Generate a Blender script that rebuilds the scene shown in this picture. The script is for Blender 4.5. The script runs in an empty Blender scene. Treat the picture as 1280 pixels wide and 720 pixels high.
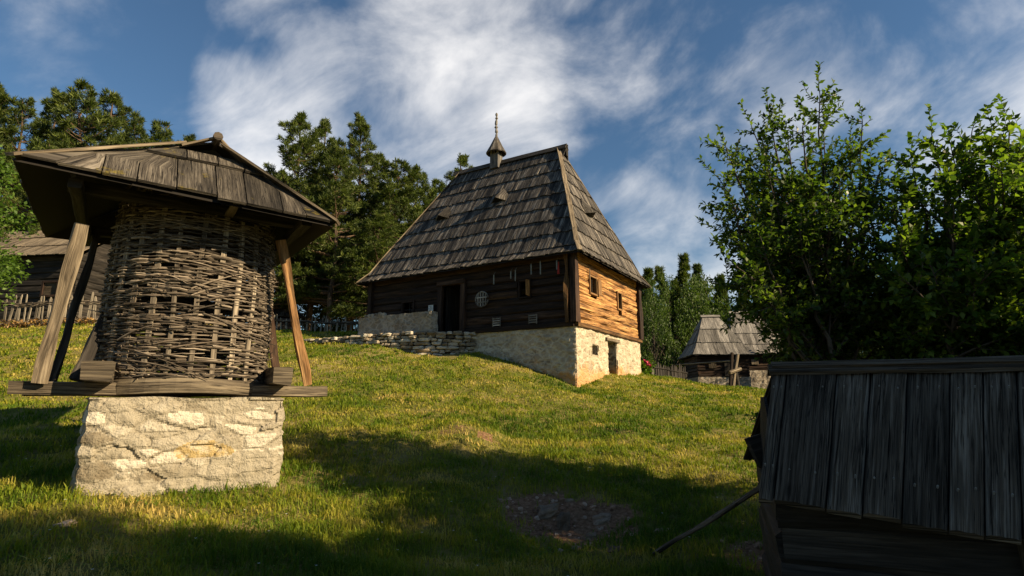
import bpy, math, random
import numpy as np
from mathutils import Vector as Vec, noise as mn
from math import radians as R, sin, cos, pi, sqrt, tan, atan2

sc = bpy.context.scene
# ------------------------------------------------------------------ camera
F, PITCH, EYE = 720.0, 0.198, 1.6
cam_d = bpy.data.cameras.new('camera'); cam = bpy.data.objects.new('camera', cam_d)
sc.collection.objects.link(cam); sc.camera = cam
cam.location = (0, 0, EYE); cam.rotation_euler = (pi/2 + PITCH, 0, 0)
cam_d.sensor_width = 36.0; cam_d.lens = 36.0*F/1280.0
cam_d.clip_start = 0.05; cam_d.clip_end = 6000
# ------------------------------------------------------------------ light
SUN_EL = R(27); SUN_DIR = Vec((0.93, -0.36, 0)).normalized()*cos(SUN_EL) + Vec((0, 0, sin(SUN_EL)))
sun_d = bpy.data.lights.new('sun', 'SUN'); sun_d.energy = 5.0; sun_d.angle = R(0.55); sun_d.color = (1.0, 0.80, 0.50)
sun = bpy.data.objects.new('sun', sun_d); sc.collection.objects.link(sun)
sun.rotation_euler = SUN_DIR.to_track_quat('Z', 'Y').to_euler()
sc.view_settings.view_transform = 'Standard'; sc.view_settings.look = 'None'
sc.view_settings.exposure = 1.0; sc.view_settings.gamma = 1.0
sc.render.resolution_x = 1024; sc.render.resolution_y = 576


def px_dir(px, py):
    X = (px-640)/F; Y = (360-py)/F; c, s = cos(PITCH), sin(PITCH)
    return Vec((X, c-Y*s, s+Y*c))


def at(px, py, Y):
    d = px_dir(px, py)
    return Vec((0, 0, EYE)) + d*(Y/d.y)


def build_world():
    w = bpy.data.worlds.new('World'); sc.world = w; w.use_nodes = True
    nt = w.node_tree; nt.nodes.clear(); N = nt.nodes.new; L = nt.links.new
    out = N('ShaderNodeOutputWorld'); bg = N('ShaderNodeBackground'); bg.inputs['Strength'].default_value = 0.050
    sky = N('ShaderNodeTexSky'); sky.sky_type = 'NISHITA'; sky.sun_disc = False
    sky.sun_elevation = SUN_EL; sky.sun_rotation = atan2(SUN_DIR.x, SUN_DIR.y)
    sky.air_density = 1.3; sky.dust_density = 0.4; sky.ozone_density = 3.0; sky.altitude = 900
    tc = N('ShaderNodeTexCoord')

    def math(op, a, b=None, clamp=False):
        n = N('ShaderNodeMath'); n.operation = op; n.use_clamp = clamp
        for i, v in enumerate((a, b)):
            if v is None: continue
            if isinstance(v, (int, float)): n.inputs[i].default_value = v
            else: L(v, n.inputs[i])
        return n.outputs[0]

    def smooth(v, a, b):
        n = N('ShaderNodeMapRange'); n.interpolation_type = 'SMOOTHSTEP'
        L(v, n.inputs[0]); n.inputs[1].default_value = a; n.inputs[2].default_value = b
        return n.outputs[0]
    # warp direction so the edges of cloud masses are ragged
    wn = N('ShaderNodeTexNoise'); wn.inputs['Scale'].default_value = 3.0; wn.inputs['Detail'].default_value = 6
    L(tc.outputs['Generated'], wn.inputs['Vector'])
    sub = N('ShaderNodeVectorMath'); sub.operation = 'SUBTRACT'; L(wn.outputs['Color'], sub.inputs[0]); sub.inputs[1].default_value = (.5, .5, .5)
    sca = N('ShaderNodeVectorMath'); sca.operation = 'SCALE'; L(sub.outputs[0], sca.inputs[0]); sca.inputs['Scale'].default_value = 0.42
    add = N('ShaderNodeVectorMath'); add.operation = 'ADD'; L(tc.outputs['Generated'], add.inputs[0]); L(sca.outputs[0], add.inputs[1])
    nrm = N('ShaderNodeVectorMath'); nrm.operation = 'NORMALIZE'; L(add.outputs[0], nrm.inputs[0])

    def lobe(px, py, rad, soft, amt):
        d = px_dir(px, py).normalized()
        n = N('ShaderNodeVectorMath'); n.operation = 'DOT_PRODUCT'; L(nrm.outputs[0], n.inputs[0]); n.inputs[1].default_value = d
        return math('MULTIPLY', smooth(n.outputs['Value'], cos(R(rad+soft)), cos(R(max(rad-soft*.4, 0)))), amt)
    lobes = [(335, 25, 2.0, 4, .85), (400, 90, 3.5, 5, .95), (345, 165, 4.0, 5, 1.0), (310, 200, 3, 4, .8), (470, 60, 6, 6, .75), (560, 60, 9, 8, .85), (650, 40, 9, 9, .9),
             (600, 150, 8, 8, .7), (560, 215, 6, 7, .45), (760, 60, 8, 10, .55), (900, 90, 8, 10, .4), (1130, 40, 8, 10, .7), (1230, 110, 8, 8, .95),
             (1060, 120, 9, 8, .68), (1270, 210, 6, 9, .95), (820, 150, 6, 9, .3), (1150, 200, 8, 10, .5), (850, 320, 6, 9, .80), (700, 330, 8, 9, .55), (500, 250, 5, 8, .6), (960, 60, 8, 9, .5), (960, 200, 6, 8, .55), (780, 400, 3, 8, .3), (160, 60, 2, 7, .10),
             (1500, 100, 20, 20, .6), (2600, -400, 40, 30, .5), (-900, -300, 30, 30, .4)]
    tot = None
    for l in lobes:
        v = lobe(*l)
        tot = v if tot is None else math('MAXIMUM', tot, v)
    # streaky wisps: noise stretched along the wind
    mp = N('ShaderNodeMapping'); mp.vector_type = 'TEXTURE'; mp.inputs['Rotation'].default_value = (0, R(-28), R(10)); mp.inputs['Scale'].default_value = (.60, .45, .31)
    L(tc.outputs['Generated'], mp.inputs['Vector'])
    n1 = N('ShaderNodeTexNoise'); n1.inputs['Scale'].default_value = 2.2; n1.inputs['Detail'].default_value = 10; n1.inputs['Roughness'].default_value = .58
    n1.inputs['Distortion'].default_value = .35; L(mp.outputs[0], n1.inputs['Vector'])
    n2 = N('ShaderNodeTexNoise'); n2.inputs['Scale'].default_value = 2.6; n2.inputs['Detail'].default_value = 9; n2.inputs['Roughness'].default_value = .55
    L(tc.outputs['Generated'], n2.inputs['Vector'])
    mix = math('ADD', math('MULTIPLY', n1.outputs['Fac'], .6), math('MULTIPLY', n2.outputs['Fac'], .4))
    dens = math('ADD', math('MULTIPLY', tot, .52), math('MULTIPLY', math('SUBTRACT', mix, .5), 2.1))
    cl = smooth(dens, .17, .92)
    cl = math('MULTIPLY', cl, .84, True)
    cc = N('ShaderNodeMix'); cc.data_type = 'RGBA'; L(cl, cc.inputs[0])
    tn = N('ShaderNodeMix'); tn.data_type = 'RGBA'; tn.blend_type = 'MULTIPLY'; tn.inputs[0].default_value = 1; L(sky.outputs[0], tn.inputs[6]); tn.inputs[7].default_value = (.72, .88, .96, 1)
    L(tn.outputs[2], cc.inputs[6]); cc.inputs[7].default_value = (12.0, 11.7, 11.4, 1)
    L(cc.outputs[2], bg.inputs['Color']); L(bg.outputs[0], out.inputs[0])


build_world()

# ------------------------------------------------------------------ mesh helpers
RNG = random.Random(7)
ORI = {}


class MB:
    def __init__(self): self.v = []; self.f = []; self.uv = []; self.c = []

    def quad(self, pts, uvs=None, var=None):
        b = len(self.v); self.v += [tuple(p) for p in pts]; n = len(pts)
        self.f.append(tuple(range(b, b+n)))
        self.uv += uvs if uvs else [(0, 0)]*n
        self.c.append(RNG.random() if var is None else var)

    def loft(self, rings, caps=True, var=None, uo=None, vo=None, closed=True):
        var = RNG.random() if var is None else var
        uo = RNG.random()*50 if uo is None else uo; vo = RNG.random()*50 if vo is None else vo
        b = len(self.v); n = len(rings[0])
        for r in rings: self.v += [tuple(p) for p in r]
        per = [0.0]
        r0 = rings[len(rings)//2]
        for i in range(n): per.append(per[-1] + (Vec(r0[(i+1) % n])-Vec(r0[i])).length)
        ln = [0.0]
        for i in range(1, len(rings)):
            ln.append(ln[-1] + (sum((Vec(p) for p in rings[i]), Vec())/n - sum((Vec(p) for p in rings[i-1]), Vec())/n).length)
        m = n if closed else n-1
        for i in range(len(rings)-1):
            for j in range(m):
                k = (j+1) % n
                self.f.append((b+i*n+j, b+i*n+k, b+(i+1)*n+k, b+(i+1)*n+j))
                u0, u1, v0, v1 = uo+ln[i], uo+ln[i+1], vo+per[j], vo+per[j+1]
                self.uv += [(u0, v0), (u0, v1), (u1, v1), (u1, v0)]
                self.c.append(var)
        if caps and closed:
            for ri, rev in ((0, True), (len(rings)-1, False)):
                idx = [b+ri*n+j for j in range(n)]
                if rev: idx = idx[::-1]
                self.f.append(tuple(idx)); self.c.append(var)
                self.uv += [(uo+(self.v[i][0]+self.v[i][1])*.35, vo+self.v[i][2]) for i in idx]
        return self

    def box(self, c, a, bb, d, var=None, bev=0.0):
        """box from centre and three half vectors; a runs along the grain"""
        c, a, bb, d = Vec(c), Vec(a), Vec(bb), Vec(d)
        def ring(o, k=1.0):
            return [o-bb*k-d*k, o+bb*k-d*k, o+bb*k+d*k, o-bb*k+d*k]
        self.loft([ring(c-a), ring(c+a)], var=var); return self

    def beam(self, p0, p1, w, h, up=(0, 0, 1), seg=6, wob=.006, var=None, taper=1.0, rnd=.18):
        """hewn timber with softened, slightly wavy faces"""
        p0, p1 = Vec(p0), Vec(p1); t = (p1-p0).normalized(); up = Vec(up)
        s = t.cross(up).normalized(); u = s.cross(t).normalized(); rings = []
        sd = RNG.random()*100
        prof = []
        for sx, sy in ((-1, -1), (1, -1), (1, 1), (-1, 1)):
            e = rnd
            if sx*sy > 0: prof += [(sx, sy*(1-e)), (sx*(1-e), sy)]
            else: prof += [(sx*(1-e), sy), (sx, sy*(1-e))]
        for i in range(seg+1):
            k = i/seg; c = p0.lerp(p1, k); tp = 1+(taper-1)*k
            rg = []
            for a, (x, y) in enumerate(prof):
                q = 1+wob/max(w, h)*6*(mn.noise(Vec((sd+k*(p1-p0).length*1.6, x*1.3, y*1.3))))
                rg.append(c + s*x*w/2*tp*q + u*y*h/2*tp*q)
            rings.append(rg)
        self.loft(rings, var=var); return self

    def tube(self, pts, rad, sides=6, var=None, caps=True):
        pts = [Vec(p) for p in pts]; rings = []; n = len(pts)
        if not hasattr(rad, '__len__'): rad = [rad]*n
        ref = Vec((0, 0, 1)) if abs((pts[-1]-pts[0]).normalized().z) < .8 else Vec((1, 0, 0))
        for i in range(n):
            t = (pts[min(i+1, n-1)]-pts[max(i-1, 0)]).normalized()
            a = t.cross(ref).normalized(); b = t.cross(a)
            rings.append([pts[i] + (a*cos(2*pi*j/sides) + b*sin(2*pi*j/sides))*rad[i] for j in range(sides)])
        self.loft(rings, var=var, caps=caps); return self

    def lump(self, c, a, b, d, var=None, sd=None, nz=.22, m=9, n=6, sq=.6):
        """rock-like rounded block from half vectors a, b, d"""
        sd = RNG.random()*200 if sd is None else sd; c, a, b, d = Vec(c), Vec(a), Vec(b), Vec(d)
        sg = lambda x: (abs(x)**sq)*(1 if x >= 0 else -1)
        rings = []
        for i in range(n+1):
            ph = -pi/2 + pi*(.03+.94*i/n); rg = []
            for j in range(m):
                th = 2*pi*j/m; x, y, z = sg(cos(ph))*sg(cos(th)), sg(cos(ph))*sg(sin(th)), sg(sin(ph))
                q = 1+nz*mn.noise(Vec((x*1.2+sd, y*1.2, z*1.2)))*1.6
                rg.append(c+a*x*q+b*y*q+d*z*q)
            rings.append(rg)
        self.loft(rings, var=var); return self

    def build(self, name, mat, parent=None, base=None, smooth=False):
        me = bpy.data.meshes.new(name)
        o0 = ORI[parent.name] if parent else Vec(base if base is not None else (0, 0, 0))
        v = np.array(self.v, dtype=np.float64).reshape(-1, 3) - np.array(o0)
        me.from_pydata(v.tolist(), [], self.f)
        u = me.uv_layers.new(name='UVMap'); u.data.foreach_set('uv', np.array(self.uv, dtype=np.float32).ravel())
        at_ = me.attributes.new('var', 'FLOAT', 'FACE'); at_.data.foreach_set('value', np.array(self.c, dtype=np.float32))
        if smooth: me.shade_smooth()
        me.materials.append(mat)
        o = bpy.data.objects.new(name, me); sc.collection.objects.link(o)
        if parent: o.parent = parent
        else: o.location = o0
        ORI[o.name] = o0
        return o


def np_mesh(name, verts, faces, var, mat, parent=None, base=(0, 0, 0), smooth=False):
    """verts (n,3); faces (m,k) array"""
    me = bpy.data.meshes.new(name); o0 = ORI[parent.name] if parent else Vec(base)
    v = (verts-np.array(o0)).astype(np.float32); k = faces.shape[1]
    me.vertices.add(len(v)); me.vertices.foreach_set('co', v.ravel())
    me.loops.add(faces.size); me.loops.foreach_set('vertex_index', faces.astype(np.int32).ravel())
    me.polygons.add(len(faces)); me.polygons.foreach_set('loop_start', np.arange(0, faces.size, k, dtype=np.int32))
    me.update(calc_edges=True)
    a = me.attributes.new('var', 'FLOAT', 'FACE'); a.data.foreach_set('value', np.asarray(var, dtype=np.float32))
    if smooth: me.shade_smooth()
    me.materials.append(mat)
    o = bpy.data.objects.new(name, me); sc.collection.objects.link(o)
    if parent: o.parent = parent
    else: o.location = o0
    ORI[o.name] = o0
    return o


def tag(o, label=None, cat=None, group=None, kind=None):
    if label: o['label'] = label
    if cat: o['category'] = cat
    if group: o['group'] = group
    if kind: o['kind'] = kind
    return o


def thing(name, loc, label, cat, group=None):
    o = bpy.data.objects.new(name, None); sc.collection.objects.link(o); o.location = loc
    o.empty_display_size = .2
    ORI[o.name] = Vec(loc); return tag(o, label, cat, group)


def copy_thing(src, loc, rot, scale, label, group=None):
    kids = list(src.children)
    c = src.copy(); sc.collection.objects.link(c); c.location = loc; c.rotation_euler = (0, 0, rot); c.scale = scale
    c['label'] = label
    if group: c['group'] = group
    for k in kids:
        d = k.copy(); sc.collection.objects.link(d); d.parent = c
        for g in list(k.children):
            e = g.copy(); sc.collection.objects.link(e); e.parent = d
    return c


# ------------------------------------------------------------------ materials
def newmat(name):
    m = bpy.data.materials.new(name); m.use_nodes = True; nt = m.node_tree
    b = nt.nodes['Principled BSDF']; b.inputs['Specular IOR Level'].default_value = .25
    return m, nt, b


def ramp(nt, fac, stops):
    r = nt.nodes.new('ShaderNodeValToRGB'); e = r.color_ramp.elements
    while len(e) < len(stops): e.new(.5)
    for i, (p, c) in enumerate(stops):
        e[i].position = p; e[i].color = (*c, 1) if len(c) == 3 else c
    nt.links.new(fac, r.inputs[0]); return r.outputs[0]


def noise(nt, vec, scale, detail=5, rough=.55, dist=0):
    n = nt.nodes.new('ShaderNodeTexNoise'); n.inputs['Scale'].default_value = scale; n.inputs['Detail'].default_value = detail
    n.inputs['Roughness'].default_value = rough; n.inputs['Distortion'].default_value = dist
    if vec is not None: nt.links.new(vec, n.inputs['Vector'])
    return n.outputs['Fac']


def mapping(nt, vec, scale, loc=(0, 0, 0)):
    n = nt.nodes.new('ShaderNodeMapping'); n.inputs['Scale'].default_value = scale; n.inputs['Location'].default_value = loc
    nt.links.new(vec, n.inputs['Vector']); return n.outputs[0]


def mixc(nt, fac, a, b, mode='MIX'):
    n = nt.nodes.new('ShaderNodeMix'); n.data_type = 'RGBA'; n.blend_type = mode
    for i, v in ((0, fac), (6, a), (7, b)):
        if isinstance(v, (int, float)): n.inputs[i].default_value = v
        elif isinstance(v, tuple): n.inputs[i].default_value = (*v, 1)
        else: nt.links.new(v, n.inputs[i])
    return n.outputs[2]


def mth(nt, op, a, b=0.0, clamp=False):
    n = nt.nodes.new('ShaderNodeMath'); n.operation = op; n.use_clamp = clamp
    for i, v in enumerate((a, b)):
        if isinstance(v, (int, float)): n.inputs[i].default_value = v
        else: nt.links.new(v, n.inputs[i])
    return n.outputs[0]


def bump(nt, b, h, strength, dist=.02, prev=None):
    n = nt.nodes.new('ShaderNodeBump'); n.inputs['Strength'].default_value = strength; n.inputs['Distance'].default_value = dist
    nt.links.new(h, n.inputs['Height'])
    if prev is not None: nt.links.new(prev, n.inputs['Normal'])
    nt.links.new(n.outputs[0], b.inputs['Normal']); return n.outputs[0]


def var_of(nt):
    a = nt.nodes.new('ShaderNodeAttribute'); a.attribute_name = 'var'; return a.outputs['Fac']


def wood(name, dark, mid, light, varamt=.7, across=26, along=1.3, crack=.5, moss=None, bumpk=.5, knots=True):
    m, nt, b = newmat(name); tc = nt.nodes.new('ShaderNodeTexCoord'); uv = tc.outputs['UV']
    g = noise(nt, mapping(nt, uv, (along, across, 1)), 1, 7, .62, .25)
    big = noise(nt, mapping(nt, uv, (.8, 3.5, 1)), 1, 4, .5)
    fine = noise(nt, mapping(nt, uv, (3.5, across*4, 1)), 1, 4, .6)
    g2 = mth(nt, 'ADD', mth(nt, 'MULTIPLY', g, .55), mth(nt, 'MULTIPLY', big, .25))
    g3 = mth(nt, 'ADD', g2, mth(nt, 'MULTIPLY', fine, .20))
    col = ramp(nt, g3, [(.38, dark), (.49, mid), (.60, light)])
    rn = noise(nt, mapping(nt, uv, (along*.55, across*.9, 1)), 1, 5, .55, .35)
    rdg = ramp(nt, mth(nt, 'ABSOLUTE', mth(nt, 'SUBTRACT', rn, .5)), [(.004, (.12, .12, .12)), (.022, (1, 1, 1))])
    col = mixc(nt, crack, col, mixc(nt, 1.0, col, rdg, 'MULTIPLY'))
    cr = ramp(nt, noise(nt, mapping(nt, uv, (along*.7, across*1.7, 1)), 1, 3, .5, .5), [(.30, (0, 0, 0)), (.37, (1, 1, 1))])
    col = mixc(nt, crack, col, mixc(nt, 1.0, col, cr, 'MULTIPLY'))
    v = mth(nt, 'ADD', mth(nt, 'MULTIPLY', var_of(nt), varamt*1.3), 1-varamt*.65)
    vc = nt.nodes.new('ShaderNodeCombineColor')
    for i in range(3): nt.links.new(v, vc.inputs[i])
    col = mixc(nt, 1.0, col, vc.outputs[0], 'MULTIPLY')
    if knots:
        vo = nt.nodes.new('ShaderNodeTexVoronoi'); vo.inputs['Scale'].default_value = 1
        nt.links.new(mapping(nt, uv, (1.3, 5, 1)), vo.inputs['Vector'])
        kn = ramp(nt, vo.outputs['Distance'], [(.05, (.15, .15, .15)), (.13, (1, 1, 1))])
        col = mixc(nt, .8, col, mixc(nt, 1.0, col, kn, 'MULTIPLY'))
    if moss:
        ob = tc.outputs['Object']
        mm = ramp(nt, noise(nt, ob, moss[1], 6, .65), [(moss[2], (0, 0, 0)), (moss[2]+.08, (1, 1, 1))])
        col = mixc(nt, mm, col, moss[0])
    nt.links.new(col, b.inputs['Base Color']); b.inputs['Roughness'].default_value = .82
    bump(nt, b, mth(nt, 'ADD', g, mth(nt, 'ADD', fine, mth(nt, 'MULTIPLY', cr, .5))), bumpk, .012)
    return m


def stone(name, cols, mortar=(.3, .26, .2), grain=9, bumpk=.6, stain=None, cell=None, ochre=None):
    m, nt, b = newmat(name); tc = nt.nodes.new('ShaderNodeTexCoord'); ob = tc.outputs['Object']
    n1 = noise(nt, ob, grain, 8, .62, .3); n2 = noise(nt, ob, 1.7, 5, .6); n3 = noise(nt, ob, grain*5, 4, .6)
    v = var_of(nt)
    f = mth(nt, 'ADD', mth(nt, 'MULTIPLY', v, .45), mth(nt, 'ADD', mth(nt, 'MULTIPLY', n1, .38), mth(nt, 'MULTIPLY', n2, .3)))
    k = len(cols)
    col = ramp(nt, f, [(.28+.55*i/(k-1), c) for i, c in enumerate(cols)])
    if cell:
        vo = nt.nodes.new('ShaderNodeTexVoronoi'); vo.feature = 'DISTANCE_TO_EDGE'; vo.inputs['Scale'].default_value = cell
        nz = nt.nodes.new('ShaderNodeTexNoise'); nz.inputs['Scale'].default_value = 4; nt.links.new(ob, nz.inputs['Vector'])
        av = nt.nodes.new('ShaderNodeVectorMath'); av.operation = 'MULTIPLY_ADD'; nt.links.new(nz.outputs['Color'], av.inputs[0])
        av.inputs[1].default_value = (.25, .25, .25); nt.links.new(ob, av.inputs[2])
        nt.links.new(mapping(nt, av.outputs[0], (1, 1, 1.7)), vo.inputs['Vector'])
        e = ramp(nt, vo.outputs['Distance'], [(.05, (1, 1, 1)), (.16, (0, 0, 0))])
        w = ramp(nt, n2, [(.35, (.35, .35, .35)), (.6, (1, 1, 1))])
        col = mixc(nt, mth(nt, 'MULTIPLY', e, w), col, mortar)
        n1 = mth(nt, 'SUBTRACT', n1, mth(nt, 'MULTIPLY', e, .35))
    if stain:
        sp = nt.nodes.new('ShaderNodeSeparateXYZ'); nt.links.new(ob, sp.inputs[0])
        z = mth(nt, 'ADD', sp.outputs[2], mth(nt, 'MULTIPLY', noise(nt, ob, 2.2, 5), 1.6))
        s = ramp(nt, z, [(stain[1], (1, 1, 1)), (min(stain[1]+.35, 1), (0, 0, 0))])
        col = mixc(nt, mth(nt, 'MULTIPLY', s, stain[2]), col, stain[0])
    if ochre: col = mixc(nt, mth(nt, 'MULTIPLY', mth(nt, 'GREATER_THAN', v, 1.2), ramp(nt, n1, [(.35, (.3, .3, .3)), (.55, (1, 1, 1))])), col, ochre)
    pit = ramp(nt, n3, [(.30, (.45, .45, .45)), (.45, (1, 1, 1))])
    col = mixc(nt, .6, col, mixc(nt, 1.0, col, pit, 'MULTIPLY'))
    nt.links.new(col, b.inputs['Base Color']); b.inputs['Roughness'].default_value = .9
    bump(nt, b, mth(nt, 'ADD', mth(nt, 'MULTIPLY', n3, .35), n1), bumpk, .05)
    return m


def leafmat(name, dark, mid, light, trans=.35, hue=.0, rough=.55):
    m, nt, b = newmat(name); tc = nt.nodes.new('ShaderNodeTexCoord')
    f = mth(nt, 'ADD', mth(nt, 'MULTIPLY', var_of(nt), .7), mth(nt, 'MULTIPLY', noise(nt, tc.outputs['Object'], 1.3, 3), .4))
    col = ramp(nt, f, [(.2, dark), (.5, mid), (.88, light)])
    nt.links.new(col, b.inputs['Base Color']); b.inputs['Roughness'].default_value = rough
    tr = nt.nodes.new('ShaderNodeBsdfTranslucent'); nt.links.new(mixc(nt, 1.0, col, (1.5, 1.7, .6), 'MULTIPLY'), tr.inputs['Color'])
    ms = nt.nodes.new('ShaderNodeMixShader'); ms.inputs[0].default_value = trans
    nt.links.new(b.outputs[0], ms.inputs[1]); nt.links.new(tr.outputs[0], ms.inputs[2])
    nt.links.new(ms.outputs[0], nt.nodes['Material Output'].inputs[0]); return m


def plain(name, col, rough=.8, nz=.25, sc_=12):
    m, nt, b = newmat(name); tc = nt.nodes.new('ShaderNodeTexCoord'); n = noise(nt, tc.outputs['Object'], sc_, 5)
    c = ramp(nt, n, [(.3, tuple(x*(1-nz) for x in col)), (.7, tuple(min(1, x*(1+nz)) for x in col))])
    nt.links.new(c, b.inputs['Base Color']); b.inputs['Roughness'].default_value = rough; bump(nt, b, n, .3, .01); return m


M = {}
M['shingle'] = wood('weathered_shingle', (.014, .012, .010), (.058, .049, .042), (.215, .188, .158), 1.1, 22, 1.6, .8)
M['shingle_grey'] = wood('pale_grey_shingle', (.06, .055, .05), (.17, .155, .14), (.33, .30, .27), .8, 20, 1.5, .7)
M['crib_roof'] = wood('mossy_roof_board', (.022, .018, .014), (.066, .055, .044), (.175, .150, .120), 1.0, 30, 1.5, .95, moss=((.15, .115, .02), 2.6, .61), bumpk=1.0)
M['rail'] = wood('sunbleached_timber', (.04, .03, .02), (.15, .115, .078), (.30, .24, .165), .4, 26, 1.2, .6)
M['brace_orange'] = wood('orange_brown_timber', (.08, .04, .015), (.24, .125, .05), (.42, .25, .11), .4, 14, 1.0, .6)
M['stick'] = wood('willow_rod', (.022, .016, .011), (.095, .073, .054), (.28, .23, .175), 1.25, 30, 2.5, .3, bumpk=.3, knots=False)
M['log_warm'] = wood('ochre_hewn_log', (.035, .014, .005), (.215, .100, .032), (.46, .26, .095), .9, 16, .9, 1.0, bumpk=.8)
M['log_dark'] = wood('shade_dark_log', (.007, .004, .0025), (.026, .013, .008), (.060, .034, .020), .8, 10, .9, .6)  # dark copy of the house logs, shade of the front put into it
M['dark_wood'] = wood('dark_aged_shade_wood', (.006, .005, .004), (.020, .016, .013), (.05, .042, .035), .6, 14, 1, .5)  # also lines roof undersides, where its darkness stands in for shade
M['hut_board'] = wood('charcoal_grey_board', (.018, .014, .010), (.078, .060, .042), (.185, .150, .112), .75, 46, 1.0, 1.0, bumpk=1.0)
M['hut_board'].node_tree.nodes['Principled BSDF'].inputs['Specular IOR Level'].default_value = .06
M['beam'] = wood('grey_hewn_beam', (.022, .017, .012), (.085, .066, .046), (.20, .16, .11), .5, 24, 1.1, .9, bumpk=.9)
M['stake'] = wood('hewn_stake', (.05, .038, .027), (.15, .12, .088), (.30, .25, .185), .7, 20, 1.5, .6)
M['paling'] = wood('silvered_paling', (.10, .08, .06), (.25, .21, .16), (.40, .34, .26), .7, 16, 1.2, .5)
M['foundation'] = stone('rubble_foundation', [(.10, .08, .055), (.25, .20, .14), (.38, .31, .22), (.60, .52, .39)], (.50, .43, .32), 9, .7, ((.50, .23, .06), .42, .7), cell=3.2)
M['crib_stone'] = stone('lime_mortar_rubble', [(.16, .125, .08), (.27, .23, .165), (.38, .33, .25), (.56, .50, .40)], (.4, .35, .27), 10, 1.0, ochre=(.40, .29, .13))
M['dry_stone'] = stone('dry_stone', [(.09, .07, .05), (.24, .19, .13), (.40, .34, .26), (.52, .47, .38)], grain=8, bumpk=.8)
M['rock'] = stone('bare_rock', [(.08, .055, .04), (.19, .135, .095), (.32, .23, .165), (.50, .37, .28)], grain=12, bumpk=.8)
M['clod'] = stone('earth_clod', [(.10, .05, .03), (.22, .125, .075), (.34, .21, .14), (.50, .37, .28)], grain=14)
M['parapet'] = stone('rough_plaster', [(.13, .10, .07), (.20, .16, .12), (.28, .235, .18), (.38, .33, .27)], (.38, .33, .27), 6, .6, cell=4)
M['pine'] = leafmat('pine_needles', (.018, .030, .008), (.055, .080, .016), (.13, .155, .032), .25)
M['pine_dark'] = leafmat('dark_conifer_needles', (.012, .022, .007), (.032, .055, .014), (.075, .105, .026), .2)
M['leaf'] = leafmat('apple_leaves', (.020, .040, .010), (.045, .082, .014), (.13, .18, .028), .45, rough=.42)
M['leaf2'] = leafmat('plum_leaves', (.030, .058, .010), (.062, .110, .016), (.17, .23, .032), .48, rough=.42)
M['leaf_bg'] = leafmat('woodland_leaves', (.018, .035, .008), (.045, .080, .016), (.10, .14, .03), .3)
M['leaf_bright'] = leafmat('bright_leaves', (.035, .065, .012), (.07, .13, .02), (.13, .20, .035), .4)
M['bark'] = wood('bark', (.02, .016, .012), (.07, .055, .042), (.15, .12, .095), .4, 9, 2.2, .8, bumpk=1.0, knots=False)
M['pine_bark'] = wood('pine_bark', (.03, .02, .014), (.10, .065, .042), (.20, .13, .085), .4, 8, 2.2, .8, bumpk=1.0, knots=False)
M['pink'] = plain('pink_petal', (.55, .05, .12), .6)
M['white'] = plain('white_paint', (.6, .58, .54), .7, .1)
M['red'] = plain('red_paint', (.35, .03, .02), .7)
M['petal'] = plain('daisy_petal', (.75, .75, .72), .6, .05)
M['iron'] = plain('dull_iron', (.16, .16, .15), .6)

# ------------------------------------------------------------------ terrain
HT = 0.546
D1 = Vec((-cos(HT), sin(HT), 0)); D2 = Vec((sin(HT), cos(HT), 0)); UP = Vec((0, 0, 1))
HN = Vec((1.905, 17.0, EYE+2.265))          # near corner of the house, top of its stone storey
HW, HL, HO = 5.75, 8.5, .36
FLOOR = HN.z


def cp(px, py, Y):
    p = at(px, py, Y); return (p.x, p.y, p.z)


CTRL = [(0, 0, 0), (-4, 0, 0), (4, 0, 0), (0, -6, 0), (-9, -6, 0), (9, -6, -.1), (0, 3, 0), (-4, 3.2, 0), (4, 3, -.05), (9, 3, -.1),
        cp(640, 720, 5.8), cp(300, 720, 5.3), cp(900, 720, 5.9), cp(100, 720, 4.8), cp(100, 660, 5.7), cp(95, 627, 6.4), cp(230, 617, 7.0), cp(355, 602, 7.75), cp(560, 540, 10.9), cp(697, 583, 9.3),
        cp(930, 581, 9.4), cp(0, 500, 12.3), cp(420, 500, 13), cp(722, 481, 17), cp(801, 469, 21.9), cp(600, 441, 18.9), cp(530, 442, 18.6), cp(460, 434, 19.1), cp(392, 430, 19.8),
        cp(0, 430, 18.0), cp(200, 425, 18.5), cp(60, 404, 22.5), cp(240, 405, 23.5), cp(345, 414, 24.2), cp(450, 418, 24.6), cp(850, 476, 24), cp(900, 484, 23), cp(960, 492, 21), cp(1100, 520, 17),
        cp(820, 540, 12), (8, 9, .55), (12, 14, .9), (20, 20, 1.0), (-14, 8, .7), (-20, 15, 2.6), (-14, 24, 4.9), (-22, 30, 5.2), (-12, 33, 4.0), (-5, 31, 3.6), (2, 31, 3.0),
        (7.5, 30, 2.4), (13, 32, 2.2), (10, 36, 1.9), (20, 36, 1.4), (0, 45, .5), (-20, 46, 2.0), (20, 50, -.5), (40, 30, -.5), (-40, 20, 3), (40, 0, -1), (-40, -10, -.5), (0, -40, -1), (45, 60, -4), (-45, 60, -3), (0, 75, -6)]
CT = np.array(CTRL)
_n = len(CT)


def _U(r2): return np.where(r2 > 1e-9, r2*np.log(np.maximum(r2, 1e-9)), 0)


_A = np.zeros((_n+3, _n+3)); _d2 = ((CT[:, None, :2]-CT[None, :, :2])**2).sum(2); _A[:_n, :_n] = _U(_d2)+np.eye(_n)*.25
_A[:_n, _n] = 1; _A[:_n, _n+1:] = CT[:, :2]; _A[_n, :_n] = 1; _A[_n+1:, :_n] = CT[:, :2].T
_W = np.linalg.solve(_A, np.concatenate([CT[:, 2], np.zeros(3)]))


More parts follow.
